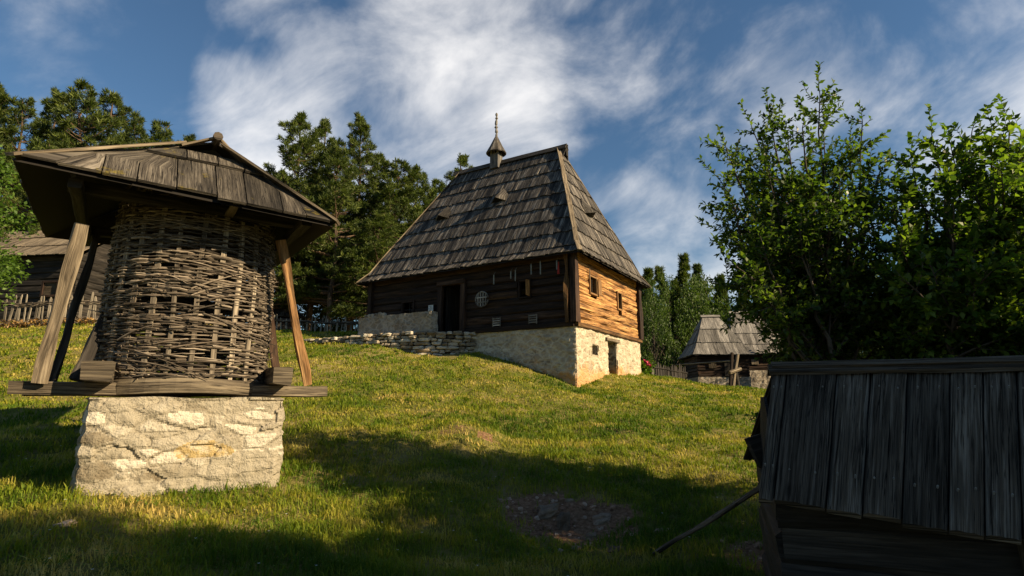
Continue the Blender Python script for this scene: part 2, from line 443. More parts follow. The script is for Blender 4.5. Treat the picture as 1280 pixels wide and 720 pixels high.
def vnoise(x, y, s):
    xi, yi = np.floor(x).astype(int), np.floor(y).astype(int); fx, fy = x-xi, y-yi; fx = fx*fx*(3-2*fx); fy = fy*fy*(3-2*fy)
    def h(a, b):
        v = np.sin(a*127.1+b*311.7+s*74.7)*43758.5453; return v-np.floor(v)
    return (h(xi, yi)*(1-fx)+h(xi+1, yi)*fx)*(1-fy)+(h(xi, yi+1)*(1-fx)+h(xi+1, yi+1)*fx)*fy


def gzv(x, y):
    x = np.asarray(x, float); y = np.asarray(y, float); sh = x.shape; x = x.ravel(); y = y.ravel()
    out = np.zeros(len(x))
    for a in range(0, len(x), 20000):
        xa, ya = np.clip(x[a:a+20000], -46, 46), np.clip(y[a:a+20000], -42, 76)
        d = (xa[:, None]-CT[None, :, 0])**2+(ya[:, None]-CT[None, :, 1])**2
        out[a:a+20000] = _U(d)@_W[:_n]+_W[_n]+_W[_n+1]*xa+_W[_n+2]*ya
    out += (vnoise(x*.9, y*.9, 1)-.5)*.14+(vnoise(x*2.6, y*2.6, 2)-.5)*.085+(vnoise(x*6, y*6, 3)-.5)*.04
    # little knoll left of the track, hollow with bare earth beside it
    out += .22*np.exp(-(((x+.75)/.9)**2+((y-10.6)/.5)**2)) - .10*np.exp(-(((x-.75)/.8)**2+((y-7.3)/.45)**2))
    far = np.maximum(np.hypot(x, y-20)-60, 0); out -= far*.06
    return out.reshape(sh)


def gz(x, y): return float(gzv(np.array([x]), np.array([y]))[0])


def ground_at(px, py, lo=3, hi=40):
    """first hit of the ground along the ray through a pixel"""
    d = px_dir(px, py)
    for Y in np.arange(lo, hi, .05):
        p = Vec((0, 0, EYE))+d*(Y/d.y)
        if p.z <= gz(p.x, p.y): return p
    return Vec((0, 0, EYE))+d*(lo/d.y)


def soil_mask(x, y):
    """bare earth patches"""
    m = np.exp(-(((x-.78)/.72)**2+((y-7.35)/.50)**2))*1.5
    m += .8*np.exp(-(((x-.35)/.5)**2+((y-7.9)/.35)**2)) + .7*np.exp(-(((x-2.5)/.6)**2+((y-6.3)/.4)**2)) + .5*np.exp(-(((x+.75)/.9)**2+((y-10.35)/.25)**2))
    return m*(.55+.9*vnoise(np.asarray(x)*4.2, np.asarray(y)*5.5, 51))*(.75+.5*vnoise(np.asarray(x)*11, np.asarray(y)*13, 52))


def build_ground():
    m, nt, b = newmat('meadow_soil'); tc = nt.nodes.new('ShaderNodeTexCoord'); ob = tc.outputs['Object']
    n1 = noise(nt, ob, .35, 6, .6); n2 = noise(nt, ob, 2.2, 8, .65); n3 = noise(nt, ob, 22, 6, .7)
    f = mth(nt, 'ADD', mth(nt, 'MULTIPLY', n1, .35), mth(nt, 'ADD', mth(nt, 'MULTIPLY', n2, .4), mth(nt, 'MULTIPLY', n3, .25)))
    col = ramp(nt, f, [(.36, (.055, .07, .012)), (.46, (.11, .12, .02)), (.55, (.22, .18, .06)), (.66, (.32, .25, .12))])
    v = var_of(nt)
    soil = ramp(nt, n3, [(.3, (.10, .05, .028)), (.55, (.27, .15, .085)), (.75, (.42, .28, .19))])
    sm = ramp(nt, mth(nt, 'ADD', v, mth(nt, 'MULTIPLY', n2, .5)), [(.62, (0, 0, 0)), (.85, (1, 1, 1))])
    col = mixc(nt, sm, col, soil)
    nt.links.new(col, b.inputs['Base Color']); b.inputs['Roughness'].default_value = .95; b.inputs['Specular IOR Level'].default_value = .1
    bump(nt, b, mth(nt, 'ADD', n3, n2), 1.0, .05)
    M['ground'] = m

    def axis(lo, fa, fb, hi, st):
        a = list(np.arange(fa, fb, st)); s = st; x = fa
        left = []
        while x > lo: s *= 1.13; x -= s; left.append(x)
        s = st; x = a[-1]; right = []
        while x < hi: s *= 1.13; x += s; right.append(x)
        return np.array(left[::-1]+a+right)
    xs, ys = axis(-1800, -11, 11, 1800, .13), axis(-1200, 1, 26, 2500, .13)
    X, Y = np.meshgrid(xs, ys, indexing='ij'); Z = gzv(X, Y)
    V = np.stack([X, Y, Z], -1).reshape(-1, 3); a, b_ = len(xs), len(ys)
    I = np.arange(a*b_).reshape(a, b_)
    Fc = np.stack([I[:-1, :-1], I[1:, :-1], I[1:, 1:], I[:-1, 1:]], -1).reshape(-1, 4)
    c = V[Fc].mean(1)
    tag(np_mesh('ground', V, Fc, soil_mask(c[:, 0], c[:, 1]), m, smooth=True), kind='structure')


build_ground()

# ------------------------------------------------------------------ masonry
def stone_prism(mb, poly, z0, z1, step=.05, cell=(.32, .18), amp=.03, batter=0.0, openings=(), mortar=.5, top=True, crumble=0.0, seed=0, corner=0.0, tint=None, rough=0.0):
    """closed masonry perimeter with modelled stones. poly ccw; z0 may be a function(x,y); openings (side, x0, x1, za, zb)"""
    n = len(poly); cols = []
    cen = sum((Vec(p) for p in poly), Vec((0, 0)))/n
    for i in range(n):
        a, b = Vec(poly[i]), Vec(poly[(i+1) % n]); L = (b-a).length; t = (b-a)/L; nr = Vec((t.y, -t.x)); k = max(1, round(L/step))
        for j in range(k):
            x = L*j/k
            nn = nr
            if j == 0:
                pa = Vec(poly[i-1]); tp = (a-pa).normalized(); nn = (nr+Vec((tp.y, -tp.x))).normalized()
            cols.append((a+t*x, nn, i, x, L))
    zz0 = (lambda x, y: z0) if not callable(z0) else z0
    zmin = min(zz0(*c[0]) for c in cols)
    rows = max(2, round((z1-zmin)/step))
    base = len(mb.v); m = len(cols); tone = {}
    for r in range(rows+1):
        for ci, (p, nr, side, x, L) in enumerate(cols):
            z = zmin+(z1-zmin)*r/rows
            wz = mn.noise(Vec((p.x*1.3+seed, p.y*1.3, z*1.5)))*.06
            dv, pt = mn.voronoi(Vec((p.x/cell[0]+seed+wz*6, p.y/cell[0]+wz*5, (z+wz)/cell[1])))
            e = dv[1]-dv[0]
            h = min(e, .35)/.35
            mk = min(1, max(0, .55+1.3*mn.noise(Vec((p.x*1.1+seed*3, p.y*1.1, z*1.4+7)))))*(1-rough)+rough*max(0, mn.noise(Vec((p.x*1.5+seed, p.y*1.5, z*2)))*1.5)
            rel = amp*(h**.6)*(.25+.75*mk) + (rough*amp*1.1*abs(mn.noise(Vec((p.x*3.5+seed, p.y*3.5, z*5.5)))) if rough else 0) + amp*.5*mn.noise(Vec((p.x*6, p.y*6, z*8+seed))) + amp*.35*mn.noise(Vec((p.x*19, p.y*19, z*23+seed)))
            cr = mn.cell(pt[0]*3.7+Vec((seed, 0, 0)))
            rel += (cr-.5)*amp*.8
            edge = min(x, L-x)
            if corner and edge < corner: rel -= (corner-edge)*.35
            out = batter*(z1-z)
            q = p+nr*(rel+out)
            zc = z
            if r == rows: zc = z + crumble*mn.noise(Vec((p.x*2, p.y*2, seed)))
            mb.v.append((q.x, q.y, zc)); tone[(r, ci)] = (.15+.85*((cr*1.7) % 1) if h > .45 and mk > .3 else mortar)
    for r in range(rows):
        for ci in range(m):
            p, nr, side, x, L = cols[ci]; ck = (ci+1) % m
            xm = x+.5*L/max(1, round(L/step)); zm = zmin+(z1-zmin)*(r+.5)/rows
            if any(s == side and x0 < xm < x1 and za < zm < zb for s, x0, x1, za, zb in openings): continue
            mb.f.append((base+r*m+ci, base+r*m+ck, base+(r+1)*m+ck, base+(r+1)*m+ci)); mb.uv += [(0, 0)]*4; 
            mb.c.append(tone[(r, ci)] if tint is None else tint(p, zm, tone[(r, ci)]))
    if top:
        b2 = len(mb.v); mb.v.append((cen.x, cen.y, z1+.01))
        for ci in range(m):
            mb.f.append((base+rows*m+ci, base+rows*m+(ci+1) % m, b2)); mb.uv += [(0, 0)]*3; mb.c.append(.5)
    return mb


def opening_reveal(parent, mat, a, t, nin, x0, x1, za, zb, depth, name):
    """jambs, sill and lintel lining a hole in a wall; a wall start, t along, nin inward"""
    mb = MB()
    P = lambda x, d, z: Vec((a.x, a.y, 0))+t*x+nin*d+UP*z
    w = .06
    mb.box(P(x0+w/2-.03, depth/2, (za+zb)/2), UP*(zb-za)/2, t*w/2, nin*depth/2)
    mb.box(P(x1-w/2+.03, depth/2, (za+zb)/2), UP*(zb-za)/2, t*w/2, nin*depth/2)
    mb.box(P((x0+x1)/2, depth/2, zb+.01), t*((x1-x0)/2+.02), nin*(depth/2-.004), UP*w/2)
    mb.box(P((x0+x1)/2, depth/2, za-.01), t*((x1-x0)/2+.02), nin*(depth/2-.004), UP*w/2)
    return mb.build(name, mat, parent)


# ------------------------------------------------------------------ timber walls
def log_wall(mb, a, b, z0, z1, n, thick=.16, openings=(), proj=.0, seed=0, wob=.010):
    a, b = Vec(a), Vec(b); L = (b-a).length; t = (b-a)/L
    h = (z1-z0)/n
    for i in range(n):
        za, zb = z0+i*h, z0+(i+1)*h; iv = [(-proj*(1 if i % 2 else .6), L+proj*(1 if i % 2 else .6))]
        for (x0, x1, oa, ob) in openings:
            if oa < zb-.02 and ob > za+.02:
                nv = []
                for (s, e) in iv:
                    if x0 > s: nv.append((s, min(e, x0)))
                    if x1 < e: nv.append((max(s, x1), e))
                    if x1 <= s or x0 >= e: nv.append((s, e))
                iv = [q for q in dict.fromkeys(nv) if q[1]-q[0] > .02]
        v = RNG.random()
        hh = h*RNG.uniform(.89, .97)
        for (s, e) in iv:
            zc = (za+zb)/2
            mb.beam((a+t*s)[:2]+(zc+RNG.uniform(-.012, .012),), (a+t*e)[:2]+(zc+RNG.uniform(-.012, .012),), thick*RNG.uniform(.85, 1.12), hh, seg=max(2, int((e-s)*3)), wob=wob, var=v, rnd=.42)
            s2, e2 = max(s, .01), min(e, L-.01)
            mb.box((a+t*((s2+e2)/2))[:2]+((za+zb)/2,), t*((e2-s2)/2), Vec((-t.y, t.x, 0))*thick*.16, UP*(h/2), var=.0)


# ------------------------------------------------------------------ shingle roofs
class RoofFace:
    """one plane of a hipped roof: eave corner E0, unit u along the eave, inward unit, profile [(frac, z)], full inset, side insets"""
    def __init__(s, E0, u, inward, length, full, kl, kr, prof, drop0=0, drop1=0, cl=99):
        s.E0, s.u, s.i, s.L, s.full, s.kl, s.kr = Vec(E0), Vec(u), Vec(inward), length, full, kl, kr
        s.cl = cl; s.prof = prof; s.d0, s.d1 = drop0, drop1
        s.arc = [0.0]
        for (f0, z0), (f1, z1) in zip(prof, prof[1:]): s.arc.append(s.arc[-1]+math.hypot((f1-f0)*full, z1-z0))
        s.T = s.arc[-1]

    def fz(s, t):
        t = min(max(t, 0), s.T)
        for k in range(len(s.arc)-1):
            if t <= s.arc[k+1]+1e-9:
                q = (t-s.arc[k])/(s.arc[k+1]-s.arc[k]); a, b = s.prof[k], s.prof[k+1]
                return a[0]+(b[0]-a[0])*q, a[1]+(b[1]-a[1])*q
        return s.prof[-1]

    def lim(s, t):
        f, _ = s.fz(t); return min(f*s.kl, s.cl), s.L-min(f*s.kr, s.cl)

    def pt(s, x, t, off=0.0, over=0.0):
        f, z = s.fz(t); q = x/s.L
        dz = (s.d0*(1-q)+s.d1*q)*(1-f)
        f2, z2 = s.fz(min(t+.05, s.T)); f1, z1 = s.fz(max(min(t+.05, s.T)-.05, 0))
        sl = (s.i*((f2-f1)*s.full)+UP*(z2-z1)).normalized(); nr = sl.cross(s.u); nr = nr if nr.z > 0 else -nr
        return s.E0+s.u*x+s.i*(f*s.full)+UP*(z+dz)+nr*off-sl*over, sl, nr


def shingle_face(mb, rf, courses, wid=(.10, .19), thick=.022, lap=.10, ragged=.03, lift=.030, gap=.006):
    if isinstance(courses, int): edges = [rf.T*i/courses for i in range(courses+1)]
    else: edges = courses
    for i in range(len(edges)-1):
        t0, t1 = edges[i], min(edges[i+1]+lap, rf.T)
        l0 = rf.lim(t0); x = l0[0]
        while x < l0[1]-.01:
            w = min(RNG.uniform(*wid), l0[1]-x); x2 = x+w-gap
            a0 = rf.lim(t0); a1 = rf.lim(t1)
            rg = RNG.uniform(-ragged, ragged)
            xa, xb = min(max(x, a1[0]), a1[1]), max(min(x2, a1[1]), a1[0])
            o0, o1 = lift+RNG.uniform(0, .014)+thick*0, RNG.uniform(0, .004)
            p0, s0, n0 = rf.pt(x, t0+rg*.5, o0, abs(rg) if i else rg); p1, _, _ = rf.pt(x2, t0+rg*.5, o0+RNG.uniform(-.006, .006), abs(rg) if i else rg)
            p2, s2, n2 = rf.pt(xb, t1, o1); p3, _, _ = rf.pt(xa, t1, o1)
            if (p2-p3).length < .004: p2 = p3+(p1-p0)*.02
            tm = (t0+t1)/2; fm = .5
            am = rf.lim(tm); m0 = rf.pt(min(max(x, am[0]), am[1]), tm, (o0+o1)/2)[0]; m1 = rf.pt(max(min(x2, am[1]), am[0]), tm, (o0+o1)/2)[0]
            r0 = [p0, p1, p1+n0*thick, p0+n0*thick]; rm = [m0, m1, m1+n0*thick, m0+n0*thick]; r1 = [p3, p2, p2+n2*thick*.6, p3+n2*thick*.6]
            mb.loft([r0, rm, r1])
            x += w


def hip_roof(parent, C, u, v, hu, hv, ru, z0, z1, courses, prof=None, mat='shingle', wid=(.10, .19), thick=.022, name='roof', shift=0.0, lap=.1, cap=True, soffit=True, capw=.16):
    """C centre (Vec2-3), half sizes hu along ridge u, hv across v; ridge half length ru, ridge shifted along u"""
    C = Vec((C[0], C[1], 0)); H = z1-z0
    prof = prof or [(0, 0), (.16, H*.10), (1, H)]
    mb = MB()
    E = {(-1, -1): C-u*hu-v*hv, (1, -1): C+u*hu-v*hv, (1, 1): C+u*hu+v*hv, (-1, 1): C-u*hu+v*hv}
    for k in E: E[k] = E[k]+UP*z0
    rr, rl = hu-(ru+shift), hu-(ru-shift)
    faces = [RoofFace(E[(-1, -1)], u, v, 2*hu, hv, rl, rr, prof), RoofFace(E[(1, -1)], v, -u, 2*hv, rr, hv, hv, prof),
             RoofFace(E[(1, 1)], -u, -v, 2*hu, hv, rr, rl, prof), RoofFace(E[(-1, 1)], -v, u, 2*hv, rl, hv, hv, prof)]
    for rf in faces: shingle_face(mb, rf, courses, wid, thick, lap)
    ro = mb.build(name, M[mat], parent)
    R0 = C+u*(shift-ru)+UP*z1; R1 = C+u*(shift+ru)+UP*z1
    if cap:
        c = MB(); c.beam(R0-u*.12+UP*.03-v*.05, R1+u*.12+UP*.03-v*.05, capw, .03, up=(UP+v*-1.2).normalized()); c.beam(R0-u*.12+UP*.035+v*.05, R1+u*.12+UP*.035+v*.05, capw, .03, up=(UP+v*1.2).normalized())
        c.build('ridge_board', M[mat], parent)
    if soffit:
        s = MB()
        top = {(-1, -1): R0, (-1, 1): R0, (1, -1): R1, (1, 1): R1}
        for rf in faces:
            n = 6
            for j in range(n):
                t0, t1 = rf.T*j/n, rf.T*(j+1)/n; a, b = rf.lim(t0), rf.lim(t1)
                s.quad([rf.pt(a[0]+.0, t0, -.012)[0], rf.pt(a[1], t0, -.012)[0], rf.pt(b[1], t1, -.012)[0], rf.pt(b[0], t1, -.012)[0]])
        s.build('roof_boarding', M['dark_wood'], ro)
    return ro, faces, (R0, R1)


# ================================================================== THE LOG HOUSE
def build_house():
    N = HN; Hs = thing('log_house', (N.x+D1.x*4+D2.x*2.5, N.y+D1.y*4+D2.y*2.5, FLOOR-1), 'tall shingle roofed log house on a pale stone storey on the slope', 'house')
    u, v = -D1, D2          # u runs to the near corner along the front, v away along the right face
    P = lambda a, b, z=0.0: Vec((N.x, N.y, FLOOR))+D1*a+D2*b+UP*z
    # stone storey. ccw outline: near corner -> right/back corner -> ... (outward on the right of travel)
    poly = [P(0, 0)[:2], P(0, HW)[:2], P(HL, HW)[:2], P(HL, 0)[:2]]
    gfun = lambda x, y: gz(x, y)-.25
    zb = min(gz(*p) for p in poly[:2])-.3
    dx0, dx1, dz1 = 2.40, 3.22, -.22        # cellar door on the right face
    wx0, wx1 = 1.12, 1.60
    ops = [(0, dx0, dx1, -10+FLOOR, FLOOR+dz1-.02), (0, wx0, wx1, FLOOR-.78, FLOOR-.44)]
    mb = MB(); stone_prism(mb, poly, zb, FLOOR, .055, (.30, .16), .026, .012, ops, mortar=.62, top=True, seed=3, corner=.06, rough=.2)
    mb.build('stone_storey', M['foundation'], Hs, smooth=False)
    a = P(0, 0); 
    opening_reveal(Hs, M['foundation'], a, D2, D1, dx0, dx1, FLOOR-2.2, FLOOR+dz1, .5, 'cellar_doorway')
    opening_reveal(Hs, M['foundation'], a, D2, D1, wx0, wx1, FLOOR-.78, FLOOR-.44, .5, 'cellar_window')
    d = MB()
    for k in range(5):
        x = dx0+(dx1-dx0)*(k+.5)/5; d.box(P(.42, x, -1.2), UP*1.0, D2*(dx1-dx0)/10.6, D1*.02)
    d.build('cellar_door', M['dark_wood'], Hs)
    m = MB(); m.beam(P(-.02, dx0-.15, dz1+.05), P(-.02, dx1+.15, dz1+.05), .1, .1); m.build('door_lintel', M['rail'], Hs)
    # log walls, set in a little from the stone
    i_ = .10; zt = 2.25
    A, B, C_, D_ = P(i_, i_), P(i_, HW-i_), P(HL-i_, HW-i_), P(HL-i_, i_)
    z0 = FLOOR+.02; z1 = FLOOR+zt+.1
    w1 = (1.10, 1.60, FLOOR+1.20, FLOOR+1.72); w2 = (3.50, 3.84, FLOOR+1.02, FLOOR+1.58)
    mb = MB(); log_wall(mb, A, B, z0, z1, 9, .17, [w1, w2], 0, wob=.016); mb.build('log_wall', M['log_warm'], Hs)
    # front: x measured from near corner
    door = (4.20, 5.06, FLOOR-.5, FLOOR+1.72)
    fw = (1.58, 1.94, FLOOR+1.05, FLOOR+1.55); lw = (6.35, 6.85, FLOOR+.8, FLOOR+1.3)
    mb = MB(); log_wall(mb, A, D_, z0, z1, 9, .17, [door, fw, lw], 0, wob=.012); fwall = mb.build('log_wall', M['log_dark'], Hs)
    tag(fwall, 'front log wall with its shade put into the dark colour')
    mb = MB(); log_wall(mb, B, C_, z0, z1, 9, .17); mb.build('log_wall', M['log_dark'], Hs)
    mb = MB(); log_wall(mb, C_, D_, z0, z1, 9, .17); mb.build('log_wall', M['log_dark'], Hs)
    # sill beams
    mb = MB(); mb.beam(P(.02, -.0, .06), P(.02, HW, .06), .2, .13, seg=12); mb.build('sill_beam', M['log_warm'], Hs)
    mb = MB(); mb.beam(P(.05, .02, .07), P(4.1, .02, .07), .2, .15, seg=12); mb.build('sill_beam', M['log_dark'], Hs)
    # corner posts / crossing log ends
    for (q, mt, w) in ((P(.24, -.10, 0), 'log_warm', .11), (P(.03, .02, 0), 'log_dark', .2), (P(.02, HW-.02, 0), 'log_dark', .24), (P(HL-.05, .03, 0), 'log_dark', .2)):
        mb = MB(); mb.beam(q+UP*.12, q+UP*(zt+.06), w, w*1.2, up=D2, seg=14, wob=.02); mb.build('corner_post', M[mt], Hs)
    # windows of the right face, with shutters
    for (x0, x1, oa, ob), sh in ((w1, 1), (w2, 0)):
        f = MB(); t = .05
        f.box(P(.02, x0-t/2, (oa+ob)/2-FLOOR), UP*((ob-oa)/2+t), D2*t/2, D1*.05); f.box(P(.02, x1+t/2, (oa+ob)/2-FLOOR), UP*((ob-oa)/2+t), D2*t/2, D1*.05)
        f.box(P(.02, (x0+x1)/2, ob+t/2-FLOOR), D2*(x1-x0)/2, UP*t/2, D1*.045); f.box(P(.02, (x0+x1)/2, oa-t/2-FLOOR), D2*(x1-x0)/2, UP*t/2, D1*.06)
        wo = f.build('window', M['brace_orange'], Hs)
        b_ = MB()
        for k in (1, 2): b_.tube([P(.08, x0+(x1-x0)*k/3, oa-FLOOR), P(.08, x0+(x1-x0)*k/3, ob-FLOOR)], .012)
        b_.build('window_bar', M['dark_wood'], wo)
        if sh:
            s = MB(); s.box(P(-.06, x1+.16, (oa+ob)/2-FLOOR), UP*(ob-oa)/2, D2*.13, D1*.015); s.build('shutter', M['brace_orange'], wo)
    # front windows
    for (x0, x1, oa, ob) in (fw, lw):
        f = MB(); t = .05; cz = (oa+ob)/2-FLOOR
        f.box(P(x0-t/2, .03, cz), UP*((ob-oa)/2+t), D1*t/2, D2*.06); f.box(P(x1+t/2, .03, cz), UP*((ob-oa)/2+t), D1*t/2, D2*.06)
        f.box(P((x0+x1)/2, .03, ob+t/2-FLOOR), D1*(x1-x0)/2, UP*t/2, D2*.055); f.box(P((x0+x1)/2, .03, oa-t/2-FLOOR), D1*(x1-x0)/2, UP*t/2, D2*.07)
        wo = f.build('window', M['log_dark'], Hs)
        b_ = MB(); b_.box(P((x0+x1)/2, .1, cz), UP*(ob-oa)/2, D1*.015, D2*.01); b_.box(P((x0+x1)/2, .11, cz), D1*(x1-x0)/2, UP*.015, D2*.008); b_.build('window_bar', M['dark_wood'], wo)
    s = MB(); s.box(P(fw[0]-.02, -.12, 1.30), UP*.25, D2*.13, D1*.015); s.build('shutter', M['log_warm'], Hs)
    # door frame
    f = MB(); f.beam(P(door[0]-.06, -.02, -.06), P(door[0]-.06, -.02, 1.86), .14, .2, up=D1); f.beam(P(door[1]+.06, -.02, -.06), P(door[1]+.06, -.02, 1.86), .14, .2, up=D1)
    f.beam(P(door[0]-.14, -.03, 1.80), P(door[1]+.14, -.03, 1.80), .21, .16); f.beam(P(door[0]-.1, -.03, -.02), P(door[1]+.1, -.03, -.02), .24, .1)
    f.build('door_frame', M['log_dark'], Hs)
    dd = MB()
    for k in range(4): dd.box(P(door[1]-.03, .2+.2*k+.1, .88), UP*.86, D2*.097, D1*.02)
    dd.build('door', M['dark_wood'], Hs)
    # round lattice ornament
    c = P(3.33, -.1, 1.10); o = MB(); rr = .25
    o.tube([c+D1*cos(a_*2*pi/20)*rr+UP*sin(a_*2*pi/20)*rr for a_ in range(21)], .022, 6)
    for k in range(4):
        x = -.15+.1*k; h = sqrt(rr*rr-x*x); o.box(c+D1*x+UP*(-.0), UP*h*.95, D1*.022, D2*.008)
    o.box(c+UP*.06-D2*.014, D1*.2, UP*.022, D2*.006); o.box(c-UP*.1-D2*.014, D1*.2, UP*.02, D2*.006)
    o.build('round_ornament', M['shingle_grey'], Hs)
    # white notice board
    s = MB(); s.box(P(5.47, -.1, .98), UP*.11, D1*.10, D2*.01); sg = s.build('notice_board', M['white'], Hs)
    s = MB()
    for k in range(4): s.box(P(5.47+RNG.uniform(-.01, .01), -.114, 1.05-.045*k), D1*RNG.uniform(.04, .075), UP*.007, D2*.002)
    s.build('notice_text', M['dark_wood'], sg)
    # things hanging under the front eave, vents low in the wall
    for (x, z, l) in ((2.85, 1.70, .16), (2.2, 1.78, .12), (2.03, 1.74, .18), (1.45, 1.88, .17), (1.12, 1.88, .21), (.55, 1.9, .14)):
        s = MB(); s.box(P(x, -.12, z), UP*l, D1*.02, D2*.008); s.tube([P(x, -.12, z+l), P(x, -.02, z+l+.12)], .006, 4); s.build('hanging_tool', M['iron'], Hs)
    s = MB(); s.tube([P(.5, -.10, 2.0), P(.5, -.12, 1.62)], [.015, .04], 6); s.build('pepper_string', M['red'], Hs)
    for (x, z) in ((1.42, .30), (2.75, .30)):
        s = MB()
        for k in range(4): s.box(P(x, -.1, z+.07*k-.1), D1*.13, UP*.018, D2*.012)
        for k in (-1, 1): s.box(P(x+.14*k, -.1, z), UP*.15, D1*.012, D2*.014)
        s.build('wall_grille', M['shingle_grey'], Hs)
    s = MB(); s.tube([P(-.05, 1.0, 1.62), P(-.05, 1.0, 1.94)], .018, 5); s.build('hanging_tool', M['rail'], Hs)
    # roof
    ez, rz = 2.16, 7.20; hu, hv = HL/2+HO, HW/2+HO; Cx = P(HL/2, HW/2)
    ar, al = 1.87, 1.92; ru = (HL-ar-al)/2; shift = (al-ar)/2
    H = rz-ez; prof = [(0, 0), (.05, .13), (.12, .40), (.20, .86), (1, H)]
    Tlen = math.hypot(hv, H)
    hip_roof.last = None
    probe = RoofFace((0, 0, 0), (1, 0, 0), (0, 1, 0), 1, hv, 0, 0, prof).T
    cs = [0, .44]+[.44+(probe-.44)*k/8 for k in range(1, 9)]
    # side faces have a different slope length, so build by hand
    mb = MB(); C2 = Vec((Cx.x, Cx.y, 0)); E = lambda a, b: C2+u*a*hu+v*b*hv+UP*(FLOOR+ez)
    rr_, rl_ = ar+HO, al+HO
    faces = [RoofFace(E(-1, -1), u, v, 2*hu, hv, rl_, rr_, prof), RoofFace(E(1, -1), v, -u, 2*hv, rr_, hv, hv, prof),
             RoofFace(E(1, 1), -u, -v, 2*hu, hv, rr_, rl_, prof), RoofFace(E(-1, 1), -v, u, 2*hv, rl_, hv, hv, prof)]
    for rf in faces:
        k = rf.T/probe; shingle_face(mb, rf, [c_*k for c_ in cs], (.075, .15), .022, .10, .05, .034)
    roof = mb.build('roof', M['shingle'], Hs)
    sf = MB()
    for rf in faces:
        n = 10
        for j in range(n):
            t0, t1 = rf.T*j/n, rf.T*(j+1)/n; a_, b_ = rf.lim(t0), rf.lim(t1)
            sf.quad([rf.pt(a_[0], t0, -.014)[0], rf.pt(a_[1], t0, -.014)[0], rf.pt(b_[1], t1, -.014)[0], rf.pt(b_[0], t1, -.014)[0]])
    sf.build('roof_boarding', M['dark_wood'], roof)
    R0 = C2+u*(shift-ru)+UP*(FLOOR+rz); R1 = C2+u*(shift+ru)+UP*(FLOOR+rz)
    # hip boards
    for rf, side in ((faces[0], 1), (faces[0], 0), (faces[2], 0), (faces[2], 1)):
        hb = MB(); pts = []
        for j in range(11):
            t = rf.T*(.0+1.0*j/10); pts.append(rf.pt(rf.lim(t)[side], t, .05)[0])
        for j in range(10): hb.beam(pts[j], pts[j+1]+(pts[j+1]-pts[j])*.03, .15, .035, seg=1, up=(UP+(rf.i*-1)*.9+(rf.u*(1 if side else -1))*.9).normalized())
        hb.build('hip_board', M['rail'], roof)
    g = MB(); g.beam(R0-u*.25+UP*.05-v*.07, R1+u*.32+UP*.05-v*.07, .26, .03, up=(UP*1+v*-1.6).normalized(), seg=8); g.beam(R0-u*.25+UP*.055+v*.07, R1+u*.32+UP*.055+v*.07, .26, .03, up=(UP+v*1.6).normalized(), seg=8)
    g.build('ridge_board', M['shingle'], roof)
    g = MB()
    for s_ in (-1, 1): g.beam(R1+u*.30+UP*.10, R1+u*.16-UP*.48+v*s_*.26, .05, .14, up=u)
    g.box(R1+u*.30-UP*.12, UP*.2, v*.05, u*.02); g.build('gable_board', M['dark_wood'], roof)
    # triangular roof vents
    def vent(rf, px, py):
        best = None
        for t in np.arange(.5, rf.T, .06):
            l = rf.lim(t)
            for x in np.arange(l[0], l[1], .06):
                q = rf.pt(x, t, .05)[0]; d_ = q-Vec((0, 0, EYE)); c, s = cos(PITCH), sin(PITCH); dep = d_.y*c+d_.z*s; hh = -d_.y*s+d_.z*c
                e = math.hypot(640+F*d_.x/dep-px, 360-F*hh/dep-py)
                if best is None or e < best[0]: best = (e, x, t)
        _, x, t = best
        q, sl, nr = rf.pt(x, t, .04); w, out, bk = .30, .27, .70
        m_ = MB(); apx = q+nr*out-sl*.02; bck = q+sl*bk+nr*.02
        for sg in (-1, 1):
            c0 = q+rf.u*sg*w; th = nr*.025
            m_.loft([[c0-sl*.05, apx-sl*.07, apx-sl*.07+th, c0-sl*.05+th+rf.u*sg*.02], [c0+sl*.1+(bck-q)*.3, bck, bck+th, c0+sl*.1+(bck-q)*.3+th]])
        vo = m_.build('roof_vent', M['shingle'], roof)
        k = MB(); k.quad([q-rf.u*w*.97+nr*.03-sl*.03, q+rf.u*w*.97+nr*.03-sl*.03, apx-nr*.01-sl*.06], [(0, 0)]*3); k.build('vent_shade_sheet', M['dark_wood'], vo)  # dark sheet stands in for the shade inside the vent
    vent(faces[0], 553, 274); vent(faces[0], 624, 252); vent(faces[1], 735, 268)
    # smoke turret with cone cap and carved finial
    R_c = R0.lerp(R1, (626-574)/(698-574)*.93+.02); tb = R_c-v*.12
    q = MB(); q.box(tb+UP*.08, UP*.30, u*.19, v*.17); tur = q.build('smoke_turret', M['shingle_grey'], roof)
    for sx in (-1, 1):
        for sy in (-1, 1): q = MB(); q.box(tb+UP*.46+u*.15*sx+v*.13*sy, UP*.12, u*.03, v*.03); q.build('turret_post', M['shingle_grey'], tur)
    q = MB(); ct = tb+UP*.42; K = 16
    for k in range(K):
        a0, a1 = 2*pi*k/K, 2*pi*(k+1)/K
        def rp(a_, r_, z_): return ct+u*cos(a_)*r_+v*sin(a_)*r_+UP*z_
        q.loft([[rp(a0, .40, .0), rp(a1, .40, .0), rp(a1, .42, .03), rp(a0, .42, .03)], [rp(a0, .24, .30), rp(a1, .24, .30), rp(a1, .26, .33), rp(a0, .26, .33)], [rp(a0, .03, .78), rp(a1, .03, .78), rp(a1, .035, .8), rp(a0, .035, .8)]])
    q.build('cone_cap', M['shingle'], tur)
    q = MB(); pr = [(0, .035), (.1, .055), (.14, .03), (.22, .07), (.32, .05), (.36, .03), (.42, .08), (.50, .03), (.56, .06), (.68, .055), (.76, .03), (.80, .065), (.88, .03), (.93, .05), (1.0, .055), (1.05, .02)]
